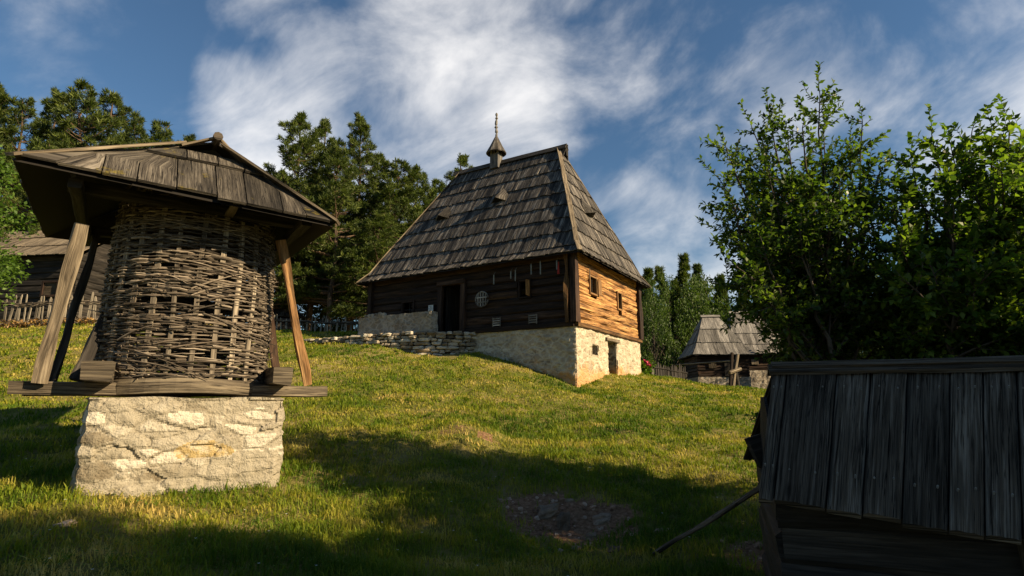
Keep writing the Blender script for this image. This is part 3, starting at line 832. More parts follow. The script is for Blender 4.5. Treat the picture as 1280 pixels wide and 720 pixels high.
    q.tube([ct+UP*(.74+z_*1.02)+u*.012*sin(z_*9) for z_, _ in pr], [r_ for _, r_ in pr], 8); q.build('finial', M['shingle_grey'], tur)
    return Hs


HOUSE = build_house()


# ================================================================== terrace, parapet
def build_terrace():
    a, b, c, d = at(594, 420, 18.98), at(531, 419, 18.75), at(462, 421, 19.35), at(388, 426, 20.2)
    pts = [Vec((p.x, p.y, 0)) for p in (a, b, c, d)]
    tops = [FLOOR+.03, FLOOR+.05, FLOOR+.02, FLOOR-.05]
    t = thing('dry_stone_wall', (pts[1].x, pts[1].y, gz(pts[1].x, pts[1].y)), 'low dry stone wall of loose slabs holding the terrace before the log house', 'stone wall')
    mb = MB()
    for k in range(3):
        p, q = pts[k], pts[k+1]; L = (q-p).length; dr = (q-p)/L; nr = Vec((dr.y, -dr.x, 0)); nr = nr if nr.y < 0 else -nr
        nrow = 7
        for r in range(nrow):
            x = RNG.uniform(-.1, 0)
            while x < L:
                w = RNG.uniform(.14, .42); pos = p+dr*(x+w/2); kk = (x+w/2)/L; top = tops[k]*(1-kk)+tops[k+1]*kk
                bot = gz(*(pos+nr*.15)[:2])-.08; h = (FLOOR+.05-(min(gz(*pts[1][:2]), gz(*pts[0][:2]))-.1))/nrow
                z = top-h*(r+.5)
                if z+h/2 > bot:
                    hh = h*RNG.uniform(.4, .58)
                    mb.lump(pos+nr*RNG.uniform(-.06, .05)+UP*(z+RNG.uniform(-.02, .02)), dr*w*.53, nr*RNG.uniform(.14, .2), UP*hh, nz=.25, m=10, n=6, sq=.5)
                x += w*RNG.uniform(.95, 1.08)
    mb.build('stone_courses', M['dry_stone'], t)
    # fill behind
    f = MB()
    nrm = Vec((0, .18, 0))
    for k in range(3):
        p, q = pts[k]+nrm, pts[k+1]+nrm; P2 = Vec((HN.x, HN.y, 0))+D1*(3.9+2.3*k)+D2*.3; Q2 = Vec((HN.x, HN.y, 0))+D1*(3.9+2.3*(k+1))+D2*.3
        f.quad([p+UP*(tops[k]-.05), q+UP*(tops[k+1]-.05), Q2+UP*(FLOOR-.03), P2+UP*(FLOOR-.03)], var=.3)
    tag(f.build('terrace_path', M['ground'], base=(pts[1].x, pts[1].y, FLOOR)), kind='structure')
    # low plastered parapet
    P = lambda a, b: Vec((HN.x, HN.y, 0))+D1*a+D2*b
    poly = [P(4.75, -.95)[:2], P(4.75, -.6)[:2], P(HL-.45, -.55)[:2], P(HL-.45, -.95)[:2]]
    t2 = thing('low_parapet', (poly[0][0], poly[0][1], FLOOR-.1), 'low plastered rubble wall on the terrace left of the house door', 'low wall')
    mb = MB(); stone_prism(mb, poly, FLOOR-.25, FLOOR+.72, .06, (.3, .2), .02, .01, crumble=.02, seed=9); mb.build('wall_body', M['parapet'], t2)
    for k in range(6):
        q = P(HL-.62-.17*k, -.75); rk = MB(); rk.lump(Vec((q.x, q.y, FLOOR+.80)), D1*RNG.uniform(.07, .11), D2*.08, UP*RNG.uniform(.05, .10))
        tag(rk.build('rock', M['dry_stone'], base=(q.x, q.y, FLOOR+.72)), 'small stone in the row lying on the left end of the low parapet', 'stone', 'stones lying on the low parapet')


build_terrace()


# ================================================================== WICKER GRANARY
def build_crib():
    a = R(34); u = Vec((cos(a), sin(a), 0)); v = Vec((-sin(a), cos(a), 0)); C = Vec((-4.42, 7.85, 0)); r = .985
    fz = at(230, 497, 7.0).z; base_top = fz
    T = thing('wicker_granary', (C.x, C.y, gz(C.x, C.y)), 'round wicker corn crib under a boarded roof on a pale stone block', 'granary')
    P = lambda x, y, z=0.0: C+u*x+v*y+UP*z
    # stone block
    x0, x1, y0, y1 = -.985, 1.10, -.98, .95
    poly = [P(x0, y0)[:2], P(x1, y0)[:2], P(x1, y1)[:2], P(x0, y1)[:2]]
    zb = min(gz(*q) for q in poly)-.3
    oc = P(.18, y0)
    def tint(p, z, tn):
        if ((Vec(p)-Vec(oc[:2])).length/.30)**2+((z-base_top+.62)/.115)**2 < 1+.9*mn.noise(Vec((p.x*5, p.y*5, z*7))): return 1.35
        return tn*1.35-.16
    mb = MB(); stone_prism(mb, poly, zb, base_top, .020, (.36, .15), .028, .05, mortar=.50, crumble=.03, seed=24, corner=.10, tint=tint, rough=.42)
    mb.build('stone_block', M['crib_stone'], T)
    zt = base_top+.03
    # long cross beams (one front, one back) on the block
    for yy in (-.62, .62):
        b = MB(); b.beam(P(-1.71, yy, zt+.07), P(1.72, yy, zt+.07), .20, .145, seg=12, wob=.008); b.build('cross_beam', M['beam'], T)
    # joists running front to back, their ends toward the viewer
    for xx, w in ((-.93, .29), (1.03, .22)):
        b = MB(); b.beam(P(xx, -1.08, zt+.255), P(xx, 1.1, zt+.255), w, .225, seg=8, wob=.012); b.build('joist', M['beam'], T)
    # hoop boards at the foot of the basket
    zb0 = zt+.005
    h = MB(); K = 40; rgs = []
    for k in range(K+1):
        th = 2*pi*k/K; dr = u*cos(th)+v*sin(th); w = 1+.012*mn.noise(Vec((cos(th)*2, sin(th)*2, 1)))
        o = C+dr*r*w; z = zb0+.015*sin(th*3)
        rgs.append([o-dr*.05+UP*z, o+dr*.045+UP*(z+.01), o+dr*.055+UP*(z+.10), o+dr*.035+UP*(z+.185), o-dr*.05+UP*(z+.185)])
    h.loft(rgs, caps=False); h.build('foot_hoop', M['beam'], T)
    # floor inside
    f = MB(); f.loft([[C+u*cos(2*pi*k/20)*r*.97+v*sin(2*pi*k/20)*r*.97+UP*(zb0+z) for k in range(20)] for z in (.01, .04)]); f.build('crib_floor', M['dark_wood'], T)
    top = at(236, 235, 7.0).z
    def rad(z): q = (z-zb0)/(top-zb0); return r*(1.0+.035*sin(pi*q)-.05*q)
    # stakes
    NS = 26
    for k in range(NS):
        th = 2*pi*(k+.35)/NS; dr = u*cos(th)+v*sin(th); tg = -u*sin(th)+v*cos(th)
        s = MB(); w = RNG.uniform(.045, .075); jit = RNG.uniform(-.02, .02); rgs = []
        for j in range(9):
            z = zb0+.06+(top-zb0-.06)*j/8; o = C+dr*rad(z)+tg*(jit*j/8+.01*sin(j+k)); tp = .6 if j == 0 else 1
            rgs.append([o-tg*w/2*tp-dr*.012+UP*z, o+tg*w/2*tp-dr*.012+UP*z, o+tg*w/2*tp+dr*.014+UP*z, o-tg*w/2*tp+dr*.014+UP*z])
        s.loft(rgs); s.build('stake', M['stake'], T)
    # woven rods
    wv = MB(); z = zb0+.18; row = 0
    holes = [(-.28, .26, 1.00, 1.18), (-.05, .42, .34, .54), (.30, .58, .98, 1.16), (.30, .60, .62, .70)]   # (x range seen from the front, height above foot)
    while z < top-.02:
        th = RNG.uniform(0, 2*pi); end = th+2*pi
        while th < end:
            ln = RNG.uniform(.7, 1.9)/r; n = int(ln/(2*pi/NS)*3)+2; r0 = RNG.uniform(.008, .0145); slope = RNG.gauss(0, .018); sag = RNG.gauss(0, .012)
            if RNG.random() < .10: slope = RNG.uniform(-.22, .22)
            tm = th+ln/2
            # measure against the hole list (front is toward -v)
            hx, hy = cos(tm), sin(tm)
            if hy < -.3:
                hz = z-zb0
                if any(a0 < hx < b0 and c0 < hz < d0 for a0, b0, c0, d0 in holes) and RNG.random() < .93: th += ln*.5; continue
                if ln > 1.0 and any(min(cos(th+ln*q) for q in (0, .25, .5, .75, 1)) < (a0+b0)/2 < max(cos(th+ln*q) for q in (0, .25, .5, .75, 1)) and c0 < hz < d0 for a0, b0, c0, d0 in holes) and RNG.random() < .9:
                    th += ln*.35; continue
            pts, rs = [], []
            par = row % 2
            amp = RNG.uniform(.020, .034); zz = RNG.gauss(0, .007)
            for j in range(n):
                q = j/(n-1); tt = th+ln*q; ph = (tt/(2*pi)*NS-.35)*pi+par*pi
                rr = rad(z)+amp*cos(ph)+RNG.uniform(-.003, .003)
                if j in (0, n-1): rr += RNG.uniform(-.01, .045)
                pts.append(C+(u*cos(tt)+v*sin(tt))*rr+UP*(z+zz+slope*(q-.5)*ln+sag*sin(pi*q)*1.5+RNG.uniform(-.005, .005)))
                rs.append(r0*(1.1-.6*q))
            wv.tube(pts, rs, 5, var=RNG.random())
            if hy > -.15: wv.tube([q_+UP*.012-(q_-C-UP*q_.z)*.03 for q_ in pts], [x_*1.25 for x_ in rs], 5)
            th += ln*RNG.uniform(.80, 1.0)
        z += RNG.uniform(.013, .021); row += 1
    # loose diagonal and broken rods poking out
    for k in range(60):
        tt = RNG.uniform(pi*1.05, pi*2.05); z_ = RNG.uniform(zb0+.15, top-.4); ln = RNG.uniform(.25, .8)/r; sl = RNG.uniform(-.45, .45); pts = []
        for j in range(7):
            q = j/6; pts.append(C+(u*cos(tt+ln*q)+v*sin(tt+ln*q))*(rad(z_)+.028+.035*q*q*RNG.uniform(.5, 1.5))+UP*(z_+sl*ln*q+.03*sin(q*3)))
        wv.tube(pts, [.010-.006*j/6 for j in range(7)], 5)
    for k in range(26):
        tt = (2*pi-.05 if k % 3 else pi+.15)+RNG.uniform(-.35, .35); z_ = RNG.uniform(zb0+.1, zb0+1.7); dr = u*cos(tt)+v*sin(tt); tg = -u*sin(tt)+v*cos(tt)
        p = C+dr*(rad(z_)+.01)+UP*z_; wv.tube([p, p+dr*RNG.uniform(.04, .14)+tg*RNG.uniform(-.1, .1)+UP*RNG.uniform(-.06, .10)], [.008, .004], 4)
    wv.build('basket_wall', M['stick'], T)
    # ---- roof
    ez = 4.015; hv = 1.65; L0, L1 = -1.86, 1.40
    A, B, Cc, Dd = P(L0, -hv, ez), P(L1, -hv, ez), P(L1, hv, ez), P(L0, hv, ez)
    apx = 4.99; gy = .86; gz_ = 4.80; gw = .36
    GL, GR = P(-gw-.02, -gy+.02, gz_+.03), P(gw-.12, -gy+.02, gz_-.02)
    GL2, GR2 = P(-gw, gy, gz_), P(gw-.1, gy, gz_)
    R0, R1 = P(0, -gy-.08, apx), P(0, gy+.08, apx)
    rf = MB(); dz = gz_-ez; H_ = apx-ez; ins = hv-gy
    def fc(mb, E0, uu, ii, L, full, kl, kr, prof, cl=99, cs=(0, .66, 1.0), d0=0, d1=0):
        r_ = RoofFace(E0, uu, ii, L, full, kl, kr, prof, d0, d1, cl=cl); shingle_face(mb, r_, [c*r_.T for c in cs], (.26, .44), .034, .10, .035, .034, .014); return r_
    fs = [fc(rf, A, u, v, L1-L0, ins, -gw-L0, L1-(gw-.06), [(0, 0), (1, dz)], cs=(0, .74, 1.0), d1=-.13), fc(rf, B, v, -u, 2*hv, L1, ins/.73, ins/.73, [(0, 0), (.73, dz), (1, H_)], ins, d0=-.13),
          fc(rf, Cc, -u, -v, L1-L0, ins, L1-(gw-.06), -gw-L0, [(0, 0), (1, dz)]), fc(rf, Dd, -v, u, 2*hv, -L0, ins/.77, ins/.77, [(0, 0), (.77, dz), (1, H_)], ins)]
    roof = rf.build('roof', M['crib_roof'], T)
    sf = MB()
    for r_ in fs:
        for j in range(5):
            t0, t1 = r_.T*j/5, r_.T*(j+1)/5; a_, b_ = r_.lim(t0), r_.lim(t1); sf.quad([r_.pt(a_[0], t0, -.012)[0], r_.pt(a_[1], t0, -.012)[0], r_.pt(b_[1], t1, -.012)[0], r_.pt(b_[0], t1, -.012)[0]])
    sf.build('roof_boarding', M['dark_wood'], roof)  # underside coloured near black to hold the shade below the eaves
    # hip boards: left one is the long pale board on the skyline
    hb = MB(); hb.beam(A-u*.03+UP*.05, GL+UP*.09, .17, .035, up=(UP-v*.35-u*.25).normalized(), seg=10); hb.build('hip_board', M['rail'], roof)
    hb = MB(); hb.beam(B+u*.05+UP*-.07, R0.lerp(GR, .35)+UP*.05, .20, .035, up=(UP-v*.3+u*.6).normalized(), seg=10); hb.build('hip_board', M['rail'], roof)
    # gablet barge boards, ridge pole
    g = MB(); g.beam(GL+UP*.03-v*.04, R0+UP*.04-v*.04, .10, .03, up=(UP-u*.9).normalized()); g.beam(GR+u*.1+UP*.0-v*.04, R0+UP*.04-v*.04, .10, .03, up=(UP+u*.9).normalized()); g.build('barge_board', M['rail'], roof)
    g = MB(); g.tube([R0-v*.12+UP*.03, R0+UP*.02, R1+UP*.02], [.06, .055, .05], 8); g.build('ridge_pole', M['bark'], roof)
    g = MB(); nb = 3
    g.quad([GL+v*.10, GR+v*.10, R0+v*.18-UP*.05], [(0, 0), (1, 0), (.5, .5)]); g.build('gable_panel', M['dark_wood'], roof)  # dark sheet across the gablet opening, in place of its inner shade
    # eave plates, rafters, brackets under the roof
    pl = MB(); zp = top+.03
    zp = min(top, ez-.02)
    for yy in (-1.0, 1.0): pl.beam(P(-1.45, yy, ez+.02), P(1.2, yy, ez+.02), .12, .12, seg=6)
    for xx in (-1.35, 1.1): pl.beam(P(xx, -1.45, ez-.06), P(xx, 1.45, ez-.06), .12, .12, seg=6)
    pl.build('wall_plate', M['dark_wood'], T)
    for k, xx in enumerate((-1.1, -.6, -.1, .4, .9)):
        rfm = MB(); rfm.beam(P(xx*1.25, -hv+.07, ez-.01), P(xx*.4, -gy+.1, gz_-.08), .07, .08); rfm.build('rafter', M['dark_wood'], T)
        rfm = MB(); rfm.beam(P(xx*1.25, hv-.07, ez-.01), P(xx*.4, gy-.1, gz_-.08), .07, .08); rfm.build('rafter', M['dark_wood'], T)
    st = MB(); st.beam(P(.22, -hv-.0, ez-.03), P(.22, -1.0, ez-.02), .09, .05); st.build('bracket', M['rail'], T)
    # corner braces from cross beams up to the roof
    def brace(b0, b1, w, t_, mat, up, lab=None):
        b = MB(); b.beam(b0, b1, w, t_, up=up, seg=10, wob=.012); o = b.build('brace', M[mat], T)
        if lab: tag(o, lab)
    zc = zt+.145
    brace(at(48, 479, (P(-1.72, -.62)).y), at(103, 280, P(-1.3, -1.0).y), .125, .05, 'rail', -v, 'pale broad plank brace')
    brace(at(384, 481, (P(1.66, -.62)).y), at(351, 300, P(1.12, -1.0).y), .095, .09, 'brace_orange', -v, 'orange-brown split pole brace')
    brace(P(-1.45, .62, zc), P(-1.2, 1.0, ez), .09, .08, 'dark_wood', -v); brace(P(1.35, .62, zc), P(1.0, 1.0, ez), .12, .08, 'log_dark', -v)
    brace(at(97, 476, P(-1.40, -.3).y), at(133, 395, P(-1.15, -.1).y), .13, .07, 'dark_wood', -v)
    return T


build_crib()


# ================================================================== DARK BOARDED HUT (right foreground)
def build_hut():
    RL, RR = at(965, 462, 4.6), at(1282, 456, 4.05); EL, ER = at(948, 616, 3.45), at(1300, 672, 2.92)
    ext = 1.04
    RR = RL+(RR-RL)*ext; ER = EL+(ER-EL)*1.02
    rd = (RR-RL).normalized(); bk = Vec((-rd.y, rd.x, 0)).normalized()
    fl, fr = EL-RL, ER-RR
    mir = lambda d: Vec((0, 0, d.z))+ (Vec((d.x, d.y, 0))-2*bk*Vec((d.x, d.y, 0)).dot(bk))
    BL, BR = RL+mir(fl), RR+mir(fr)
    g0 = gz(2.6, 4.2)
    T = thing('boarded_hut', (2.6, 4.4, g0), 'small dark hut with grey plank roof filling the lower right corner', 'hut')
    cuts = [0, .065, .27, .405, .545, .70, .815, .93, 1.0]
    for side, (e0, e1) in enumerate(((EL, ER), (BL, BR))):
        nr = (e1-e0).cross(RL-e0).normalized(); nr = nr if nr.z > 0 else -nr
        rb = MB()
        for k in range(len(cuts)-1):
            s, e = cuts[k]+.0032, cuts[k+1]-.0032; li = .009*(k % 2)+RNG.uniform(0, .006); rings = []; sd = RNG.random()*80; ra = RNG.uniform(-.006, .006)
            m_ = 16; nc = 7
            for j in range(m_+1):
                q = -.03+1.03*j/m_
                if j == 0: q += ra
                p0 = e0.lerp(e1, s).lerp(RL.lerp(RR, s), q); p1 = e0.lerp(e1, e).lerp(RL.lerp(RR, e), q); rg = [p0+nr*(li-.03), p1+nr*(li-.03)]
                for c in range(nc, -1, -1):
                    x = c/nc; xx = x+.02*mn.noise(Vec((sd, q*4, x)))
                    hgt = .008*mn.noise(Vec((sd+x*9, q*2.5, 3)))+.004*mn.noise(Vec((sd+x*40, q*7, 1)))-(.008 if c in (0, nc) else 0)
                    rg.append(p0.lerp(p1, xx)+nr*(li+hgt))
                rings.append(rg)
            rb.loft(rings)
        rb.build('roof_slope', M['hut_board'], T)
    nf = (ER-EL).cross(RL-EL).normalized(); nf = nf if nf.z > 0 else -nf; kn = 0
    for k in range(len(cuts)-1):
        for q_ in (.16, .80):
            for f_ in (.25, .75):
                x_ = cuts[k]+(cuts[k+1]-cuts[k])*f_; c_ = EL.lerp(ER, x_).lerp(RL.lerp(RR, x_), q_+RNG.uniform(-.012, .012))+nf*.012
                nm = MB(); nm.tube([c_-nf*.02, c_+nf*.009, c_+nf*.012], [.005, .0055, .003], 6); nm.build('nail', M['iron'], T)
    # ridge capping: two long boards with a split bark edge
    fd = (EL-RL).normalized(); bd = (BL-RL).normalized()
    nrf = (rd.cross(fd)); nrf = nrf if nrf.z > 0 else -nrf; nrb = rd.cross(bd); nrb = nrb if nrb.z > 0 else -nrb
    ub = MB()
    for e0, e1, nn in ((EL, ER, nrf), (BL, BR, nrb)): ub.loft([[e0.lerp(RL, .02)-nn*.034+rd*.02, e1.lerp(RR, .02)-nn*.034-rd*.02, e1.lerp(RR, .02)-nn*.05-rd*.02, e0.lerp(RL, .02)-nn*.05+rd*.02], [RL-nn*.034+rd*.02, RR-nn*.034-rd*.02, RR-nn*.05-rd*.02, RL-nn*.05+rd*.02]])
    ub.build('roof_boarding', M['dark_wood'], T)
    c = MB()
    for dr_, nn in ((fd, nrf), (bd, nrb)):
        c.beam(RL-rd*.02+dr_*.055+nn*.03, RR+rd*.02+dr_*.055+nn*.03, .13, .03, up=nn, seg=14, wob=.005)
        c.beam(RL-rd*.0+dr_*.025+nn*.055, RR+rd*.01+dr_*.025+nn*.055, .075, .022, up=nn, seg=14, wob=.005)
    c.build('ridge_board', M['hut_board'], T)
    # walls of squared logs
    w0 = EL.lerp(RL, .20)+rd*.11; w1 = ER.lerp(RR, .20)-rd*.10; w3 = BL.lerp(RL, .20)+rd*.11; w2 = BR.lerp(RR, .20)-rd*.10
    zt = min(w0.z, w1.z)-.07; zl = g0-.1
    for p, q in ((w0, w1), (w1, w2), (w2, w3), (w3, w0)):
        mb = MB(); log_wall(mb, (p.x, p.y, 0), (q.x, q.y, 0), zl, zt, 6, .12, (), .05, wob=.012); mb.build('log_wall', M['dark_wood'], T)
    fp = MB(); o_ = bk*.03
    fp.loft([[Vec((w0.x, w0.y, zt-.16)), Vec((w0.x, w0.y, zt-.16))+o_, Vec((w0.x, w0.y, w0.z-.045))+o_, Vec((w0.x, w0.y, w0.z-.045))], [Vec((w1.x, w1.y, zt-.16)), Vec((w1.x, w1.y, zt-.16))+o_, Vec((w1.x, w1.y, w1.z-.045))+o_, Vec((w1.x, w1.y, w1.z-.045))]])
    fp.build('top_board', M['dark_wood'], T)
    for p, q in ((w0, w3), (w1, w2)):
        pk = (p+q)/2
        g = MB(); n = 5
        for k in range(n):
            a, b = k/n, (k+1)/n; h = lambda x: zt+(RL.z-.07-zt)*(1-abs(2*x-1))
            A, B = p.lerp(q, a), p.lerp(q, b); out = (rd if p is w1 else -rd)*.02
            g.loft([[Vec((A.x, A.y, zt-.05)), Vec((B.x, B.y, zt-.05)), Vec((B.x, B.y, zt-.05))+out, Vec((A.x, A.y, zt-.05))+out], [Vec((A.x, A.y, max(h(a), zt))), Vec((B.x, B.y, max(h(b), zt))), Vec((B.x, B.y, max(h(b), zt)))+out, Vec((A.x, A.y, max(h(a), zt)))+out]])
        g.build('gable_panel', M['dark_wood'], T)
    b = MB(); p = at(1275, 618, w1.y-.05); b.beam(Vec((p.x, p.y, zl)), Vec((p.x, p.y, zt)), .07, .07, up=rd); b.build('corner_post', M['hut_board'], T)
    # rough slab sticking out beyond the gable on the far side
    s = MB(); q0 = at(934, 548, 5.2); q1 = at(951, 583, 5.15); q2 = at(1000, 520, 5.35)
    n_ = Vec((.2, -.9, .1)).normalized()
    s.loft([[q2+UP*.06, q2-UP*.22, q2-UP*.22-n_*.05, q2+UP*.06-n_*.05], [at(958, 540, 5.22), at(962, 590, 5.2), at(962, 590, 5.2)-n_*.05, at(958, 540, 5.22)-n_*.05], [q0, q1, q1-n_*.05, q0-n_*.05]])
    s.build('projecting_slab', M['dark_wood'], T)
    # leaning pole
    p0 = ground_at(815, 694, 5, 9); p1 = at(962, 604, 5.05)
    P_ = MB(); n = 9; pts = [p0.lerp(p1, k/8)+UP*(.007*sin(k*1.1))+Vec((.005*sin(k*2.3), 0, 0)) for k in range(n)]
    P_.tube(pts, [.022+.004*sin(k*1.7)+.001*k*.5 for k in range(n)], 8)
    tag(P_.build('leaning_pole', M['bark'], base=p0), 'long thin crooked pole leaning from the grass against the dark hut', 'pole')


build_hut()


# ================================================================== CABINS, BARN, FENCES
def cabin(label, cx, cy, ang, hu, hv, ru, eave, top, base_z, floor_z, courses, name='log_cabin', shift=0., mat='shingle_grey', group=None, cat='cabin'):
    u = Vec((cos(ang), sin(ang), 0)); v = Vec((-sin(ang), cos(ang), 0)); C = Vec((cx, cy, 0))
    T = thing(name, (cx, cy, base_z), label, cat, group)
    hip_roof(T, C, u, v, hu, hv, ru, eave, top, courses, mat=mat, wid=(.16, .28), shift=shift, thick=.03)
    o = .38; q = [C+u*a*(hu-o)+v*b*(hv-o) for a, b in ((-1, -1), (1, -1), (1, 1), (-1, 1))]
    if floor_z > base_z:
        mb = MB(); stone_prism(mb, [(p+(p-C).normalized()*.12)[:2] for p in q], base_z-.4, floor_z, .14, (.3, .2), .03, seed=cx); mb.build('stone_storey', M['parapet'], T)
    for k in range(4):
        mb = MB(); log_wall(mb, q[k], q[(k+1) % 4], floor_z, eave, 7, .16, proj=.08); mb.build('log_wall', M['log_dark'], T)
    # plank door and small window on the front
    d = MB(); d.box(C-v*(hv-o+.11)+u*hu*.25+UP*(floor_z+(eave-floor_z)*.42), UP*(eave-floor_z)*.38, u*.38, v*.03); d.build('door', M['dark_wood'], T)
    w = MB(); w.box(C-v*(hv-o+.11)-u*hu*.35+UP*(floor_z+(eave-floor_z)*.55), UP*.16, u*.2, v*.03); w.build('window', M['hut_board'], T)
    return T


c1 = at(887, 445, 32.0); z_e = at(887, 444, 30.6).z
cabin('left one of the two shingled log cabins downhill behind the house', c1.x+.40, 32.3, R(-3), 1.66, 1.7, .42, z_e, at(884, 396, 32.3).z, 2.3, at(887, 471, 30.8).z, 3, group='log cabins downhill', shift=-.12)
z_e2 = at(950, 443, 34.6).z
c2 = at(945, 443, 36.6)
cabin('right one of the two log cabins downhill, longer ridge, half hidden by leaves', c2.x+.1, 36.6, R(-4), 2.35, 2.1, 1.05, z_e2, at(930, 391, 36.6).z, 1.6, at(950, 463, 34.9).z, 4, group='log cabins downhill', shift=-.4)
sh = at(347, 398, 31)
cabin('small dark shed among the pine trunks beyond the fence', sh.x, 31, R(20), 1.4, 1.3, .5, at(347, 399, 30).z+.1, at(347, 377, 31).z, gz(sh.x, 31), gz(sh.x, 31), 2, name='shed', mat='shingle', cat='shed')


def build_barn():
    e0, e1 = at(-260, 322, 26.5), at(98, 318, 24.6); zE = e1.z; e0.z = zE
    u = (e1-e0).normalized(); u.z = 0; u.normalize(); v = Vec((-u.y, u.x, 0)); L = (e1-e0).length; g = gz(e1.x, e1.y+1)
    T = thing('plank_barn', (e1.x-2, e1.y+1.5, g), 'dark barn with pale plank roof behind the left fence', 'barn')
    H = at(60, 284, 27.5).z-zE
    mb = MB(); w = 2.9
    for sg, o in ((1, e0), (-1, e0+v*2*w)):
        rf = RoofFace(o, u, v*sg, L, w, 0, 0, [(0, 0), (1, H)]); shingle_face(mb, rf, 3, (.16, .3), .03, .12)
    rf_o = mb.build('roof', M['rail'], T)
    q = [e0+v*.5+u*.4, e1+v*.5-u*.5, e1+v*(2*w-.5)-u*.5, e0+v*(2*w-.5)+u*.4]
    for k in range(4):
        mb = MB(); log_wall(mb, (q[k].x, q[k].y, 0), (q[(k+1) % 4].x, q[(k+1) % 4].y, 0), g-.3, zE+.15, 12, .18); mb.build('log_wall', M['dark_wood'], T)
    for s in (0, 1):
        gb = MB(); a, b = (q[1], q[2]) if s else (q[0], q[3]); a, b = Vec((a.x, a.y, zE)), Vec((b.x, b.y, zE)); gb.quad([a, b, (a+b)/2+UP*(H*.86)], [(0, 0), (5, 0), (2, 2)]); gb.build('gable_panel', M['dark_wood'], T)
    c = at(63, 361, e1.y+.35); f = MB(); n = -v
    f.box(c+u*-.38, UP*.36, u*.045, v*.06); f.box(c+u*.38, UP*.36, u*.045, v*.06); f.box(c+UP*.32, u*.34, UP*.045, v*.055); f.box(c-UP*.32, u*.34, UP*.045, v*.055)
    wf = f.build('window_frame', M['log_dark'], T)
    f = MB(); f.box(c+v*.03, u*.33, UP*.28, v*.012); f.build('window_shutter', M['hut_board'], wf)


build_barn()


def picket_fence(name, pts, spacing, h, label, mat='paling', lean=.08, w=.07, wattle=True, base_off=0):
    T = thing(name, (pts[0].x, pts[0].y, gz(pts[0].x, pts[0].y)), label, 'fence')
    L = [0.0]
    for p, q in zip(pts, pts[1:]): L.append(L[-1]+(q-p).length)
    def at_l(s):
        for k in range(len(pts)-1):
            if s <= L[k+1]+1e-6: return pts[k].lerp(pts[k+1], (s-L[k])/(L[k+1]-L[k]))
        return pts[-1]
    s = 0; n = 0
    while s < L[-1] and n < 95:
        p = at_l(s); g = gz(p.x, p.y)+base_off; b = MB(); hh = h*RNG.uniform(.78, 1.14); ww = w*RNG.uniform(.6, 1.35)
        d = (at_l(min(s+.1, L[-1]))-p); d = Vec((d.x, d.y, 0)).normalized() if d.length > .01 else Vec((1, 0, 0)); nr = Vec((-d.y, d.x, 0)); ln = RNG.gauss(0, lean)
        a = Vec((p.x, p.y, g-.15)); e = a+UP*(hh+.15)+d*ln*hh; rg = []
        for q, tp in ((0, 1), (.55, 1), (.93, .85), (1, .25)):
            c = a.lerp(e, q)+d*RNG.uniform(-.008, .008); rg.append([c-d*ww/2*tp-nr*.014, c+d*ww/2*tp-nr*.014, c+d*ww/2*tp+nr*.014, c-d*ww/2*tp+nr*.014])
        b.loft(rg); b.build('paling', M[mat], T); s += spacing*RNG.uniform(.7, 1.3); n += 1
    for hz in ((.72, .66) if wattle else (.7, .3)):
        r = MB()
        for strand in range(3 if wattle else 1):
            m_ = max(8, int(L[-1]*4)); P = []
            for k in range(m_+1):
                p = at_l(L[-1]*k/m_); P.append(Vec((p.x, p.y-(.04*sin(k*1.9+strand*2) if wattle else .03), gz(p.x, p.y)+base_off+h*hz+.035*sin(k*.9+strand*2.1+hz*9)+strand*.02)))
            r.tube(P, .022 if wattle else .03, 5)
        r.build('rail', M['stick'] if wattle else M[mat], T)
    return T


fl = [at(-150, 403, 22.6), at(-30, 403, 22.2), at(60, 402, 22.0), at(130, 401, 22.3), at(200, 402, 23)]
picket_fence('paling_fence', fl, .21, 1.12, 'pale uneven paling fence with woven rail before the dark barn')
fm = [at(330, 412, 24.4), at(395, 415, 24.6), at(453, 417, 24.6)]
picket_fence('paling_fence', fm, .17, .72, 'short paling fence between the pines and the house left end', w=.06)
fr = [at(818, 476, 26.5), at(835, 478, 27), at(860, 480, 28)]
picket_fence('paling_fence', fr, .13, .85, 'low dark board fence behind the pink peony', mat='dark_wood', lean=.02, w=.1, wattle=False)


def brush_pile():
    T = MB(); a, b = at(-30, 404, 21.6), at(128, 404, 21.8)
    for k in range(260):
        q = RNG.random(); p = a.lerp(b, q); p.y += RNG.uniform(-.35, .2); p.z = gz(p.x, p.y)+RNG.uniform(.0, .22)*(1-abs(RNG.random()-.3))
        d = Vec((RNG.uniform(-1, 1), RNG.uniform(-.5, .5), RNG.uniform(-.22, .3)))*RNG.uniform(.15, .5)
        T.tube([p-d, p+d*.2+UP*.02, p+d], [.018, .016, .008], 4)
    o = T.build('brushwood_pile', M['stick'], base=(a.lerp(b, .5).x, a.lerp(b, .5).y, gz(*a.lerp(b, .5)[:2])))
    tag(o, 'long heap of brushwood at the foot of the left paling fence', 'brushwood')
    T = MB()
    for k in range(900):
        q = RNG.random(); p = a.lerp(b, q); p.y += RNG.uniform(-.55, .1); p.z = gz(p.x, p.y)+RNG.uniform(.0, .24)
        d = Vec((RNG.uniform(-1, 1), RNG.uniform(-1, 1), RNG.uniform(-.5, .5))).normalized()*.06; e = d.cross(Vec((RNG.random(), RNG.random(), 1))).normalized()*.035
        T.quad([p-d, p+e, p+d, p-e], var=RNG.random())
    m = leafmat('dead_leaves', (.08, .04, .015), (.22, .12, .04), (.42, .26, .09), .1)
    tag(T.build('dead_leaves', m, base=(a.lerp(b, .5).x, a.lerp(b, .5).y, gz(*a.lerp(b, .5)[:2]))), 'brown dead leaves over the brushwood by the left fence', 'leaves', kind='stuff')


brush_pile()


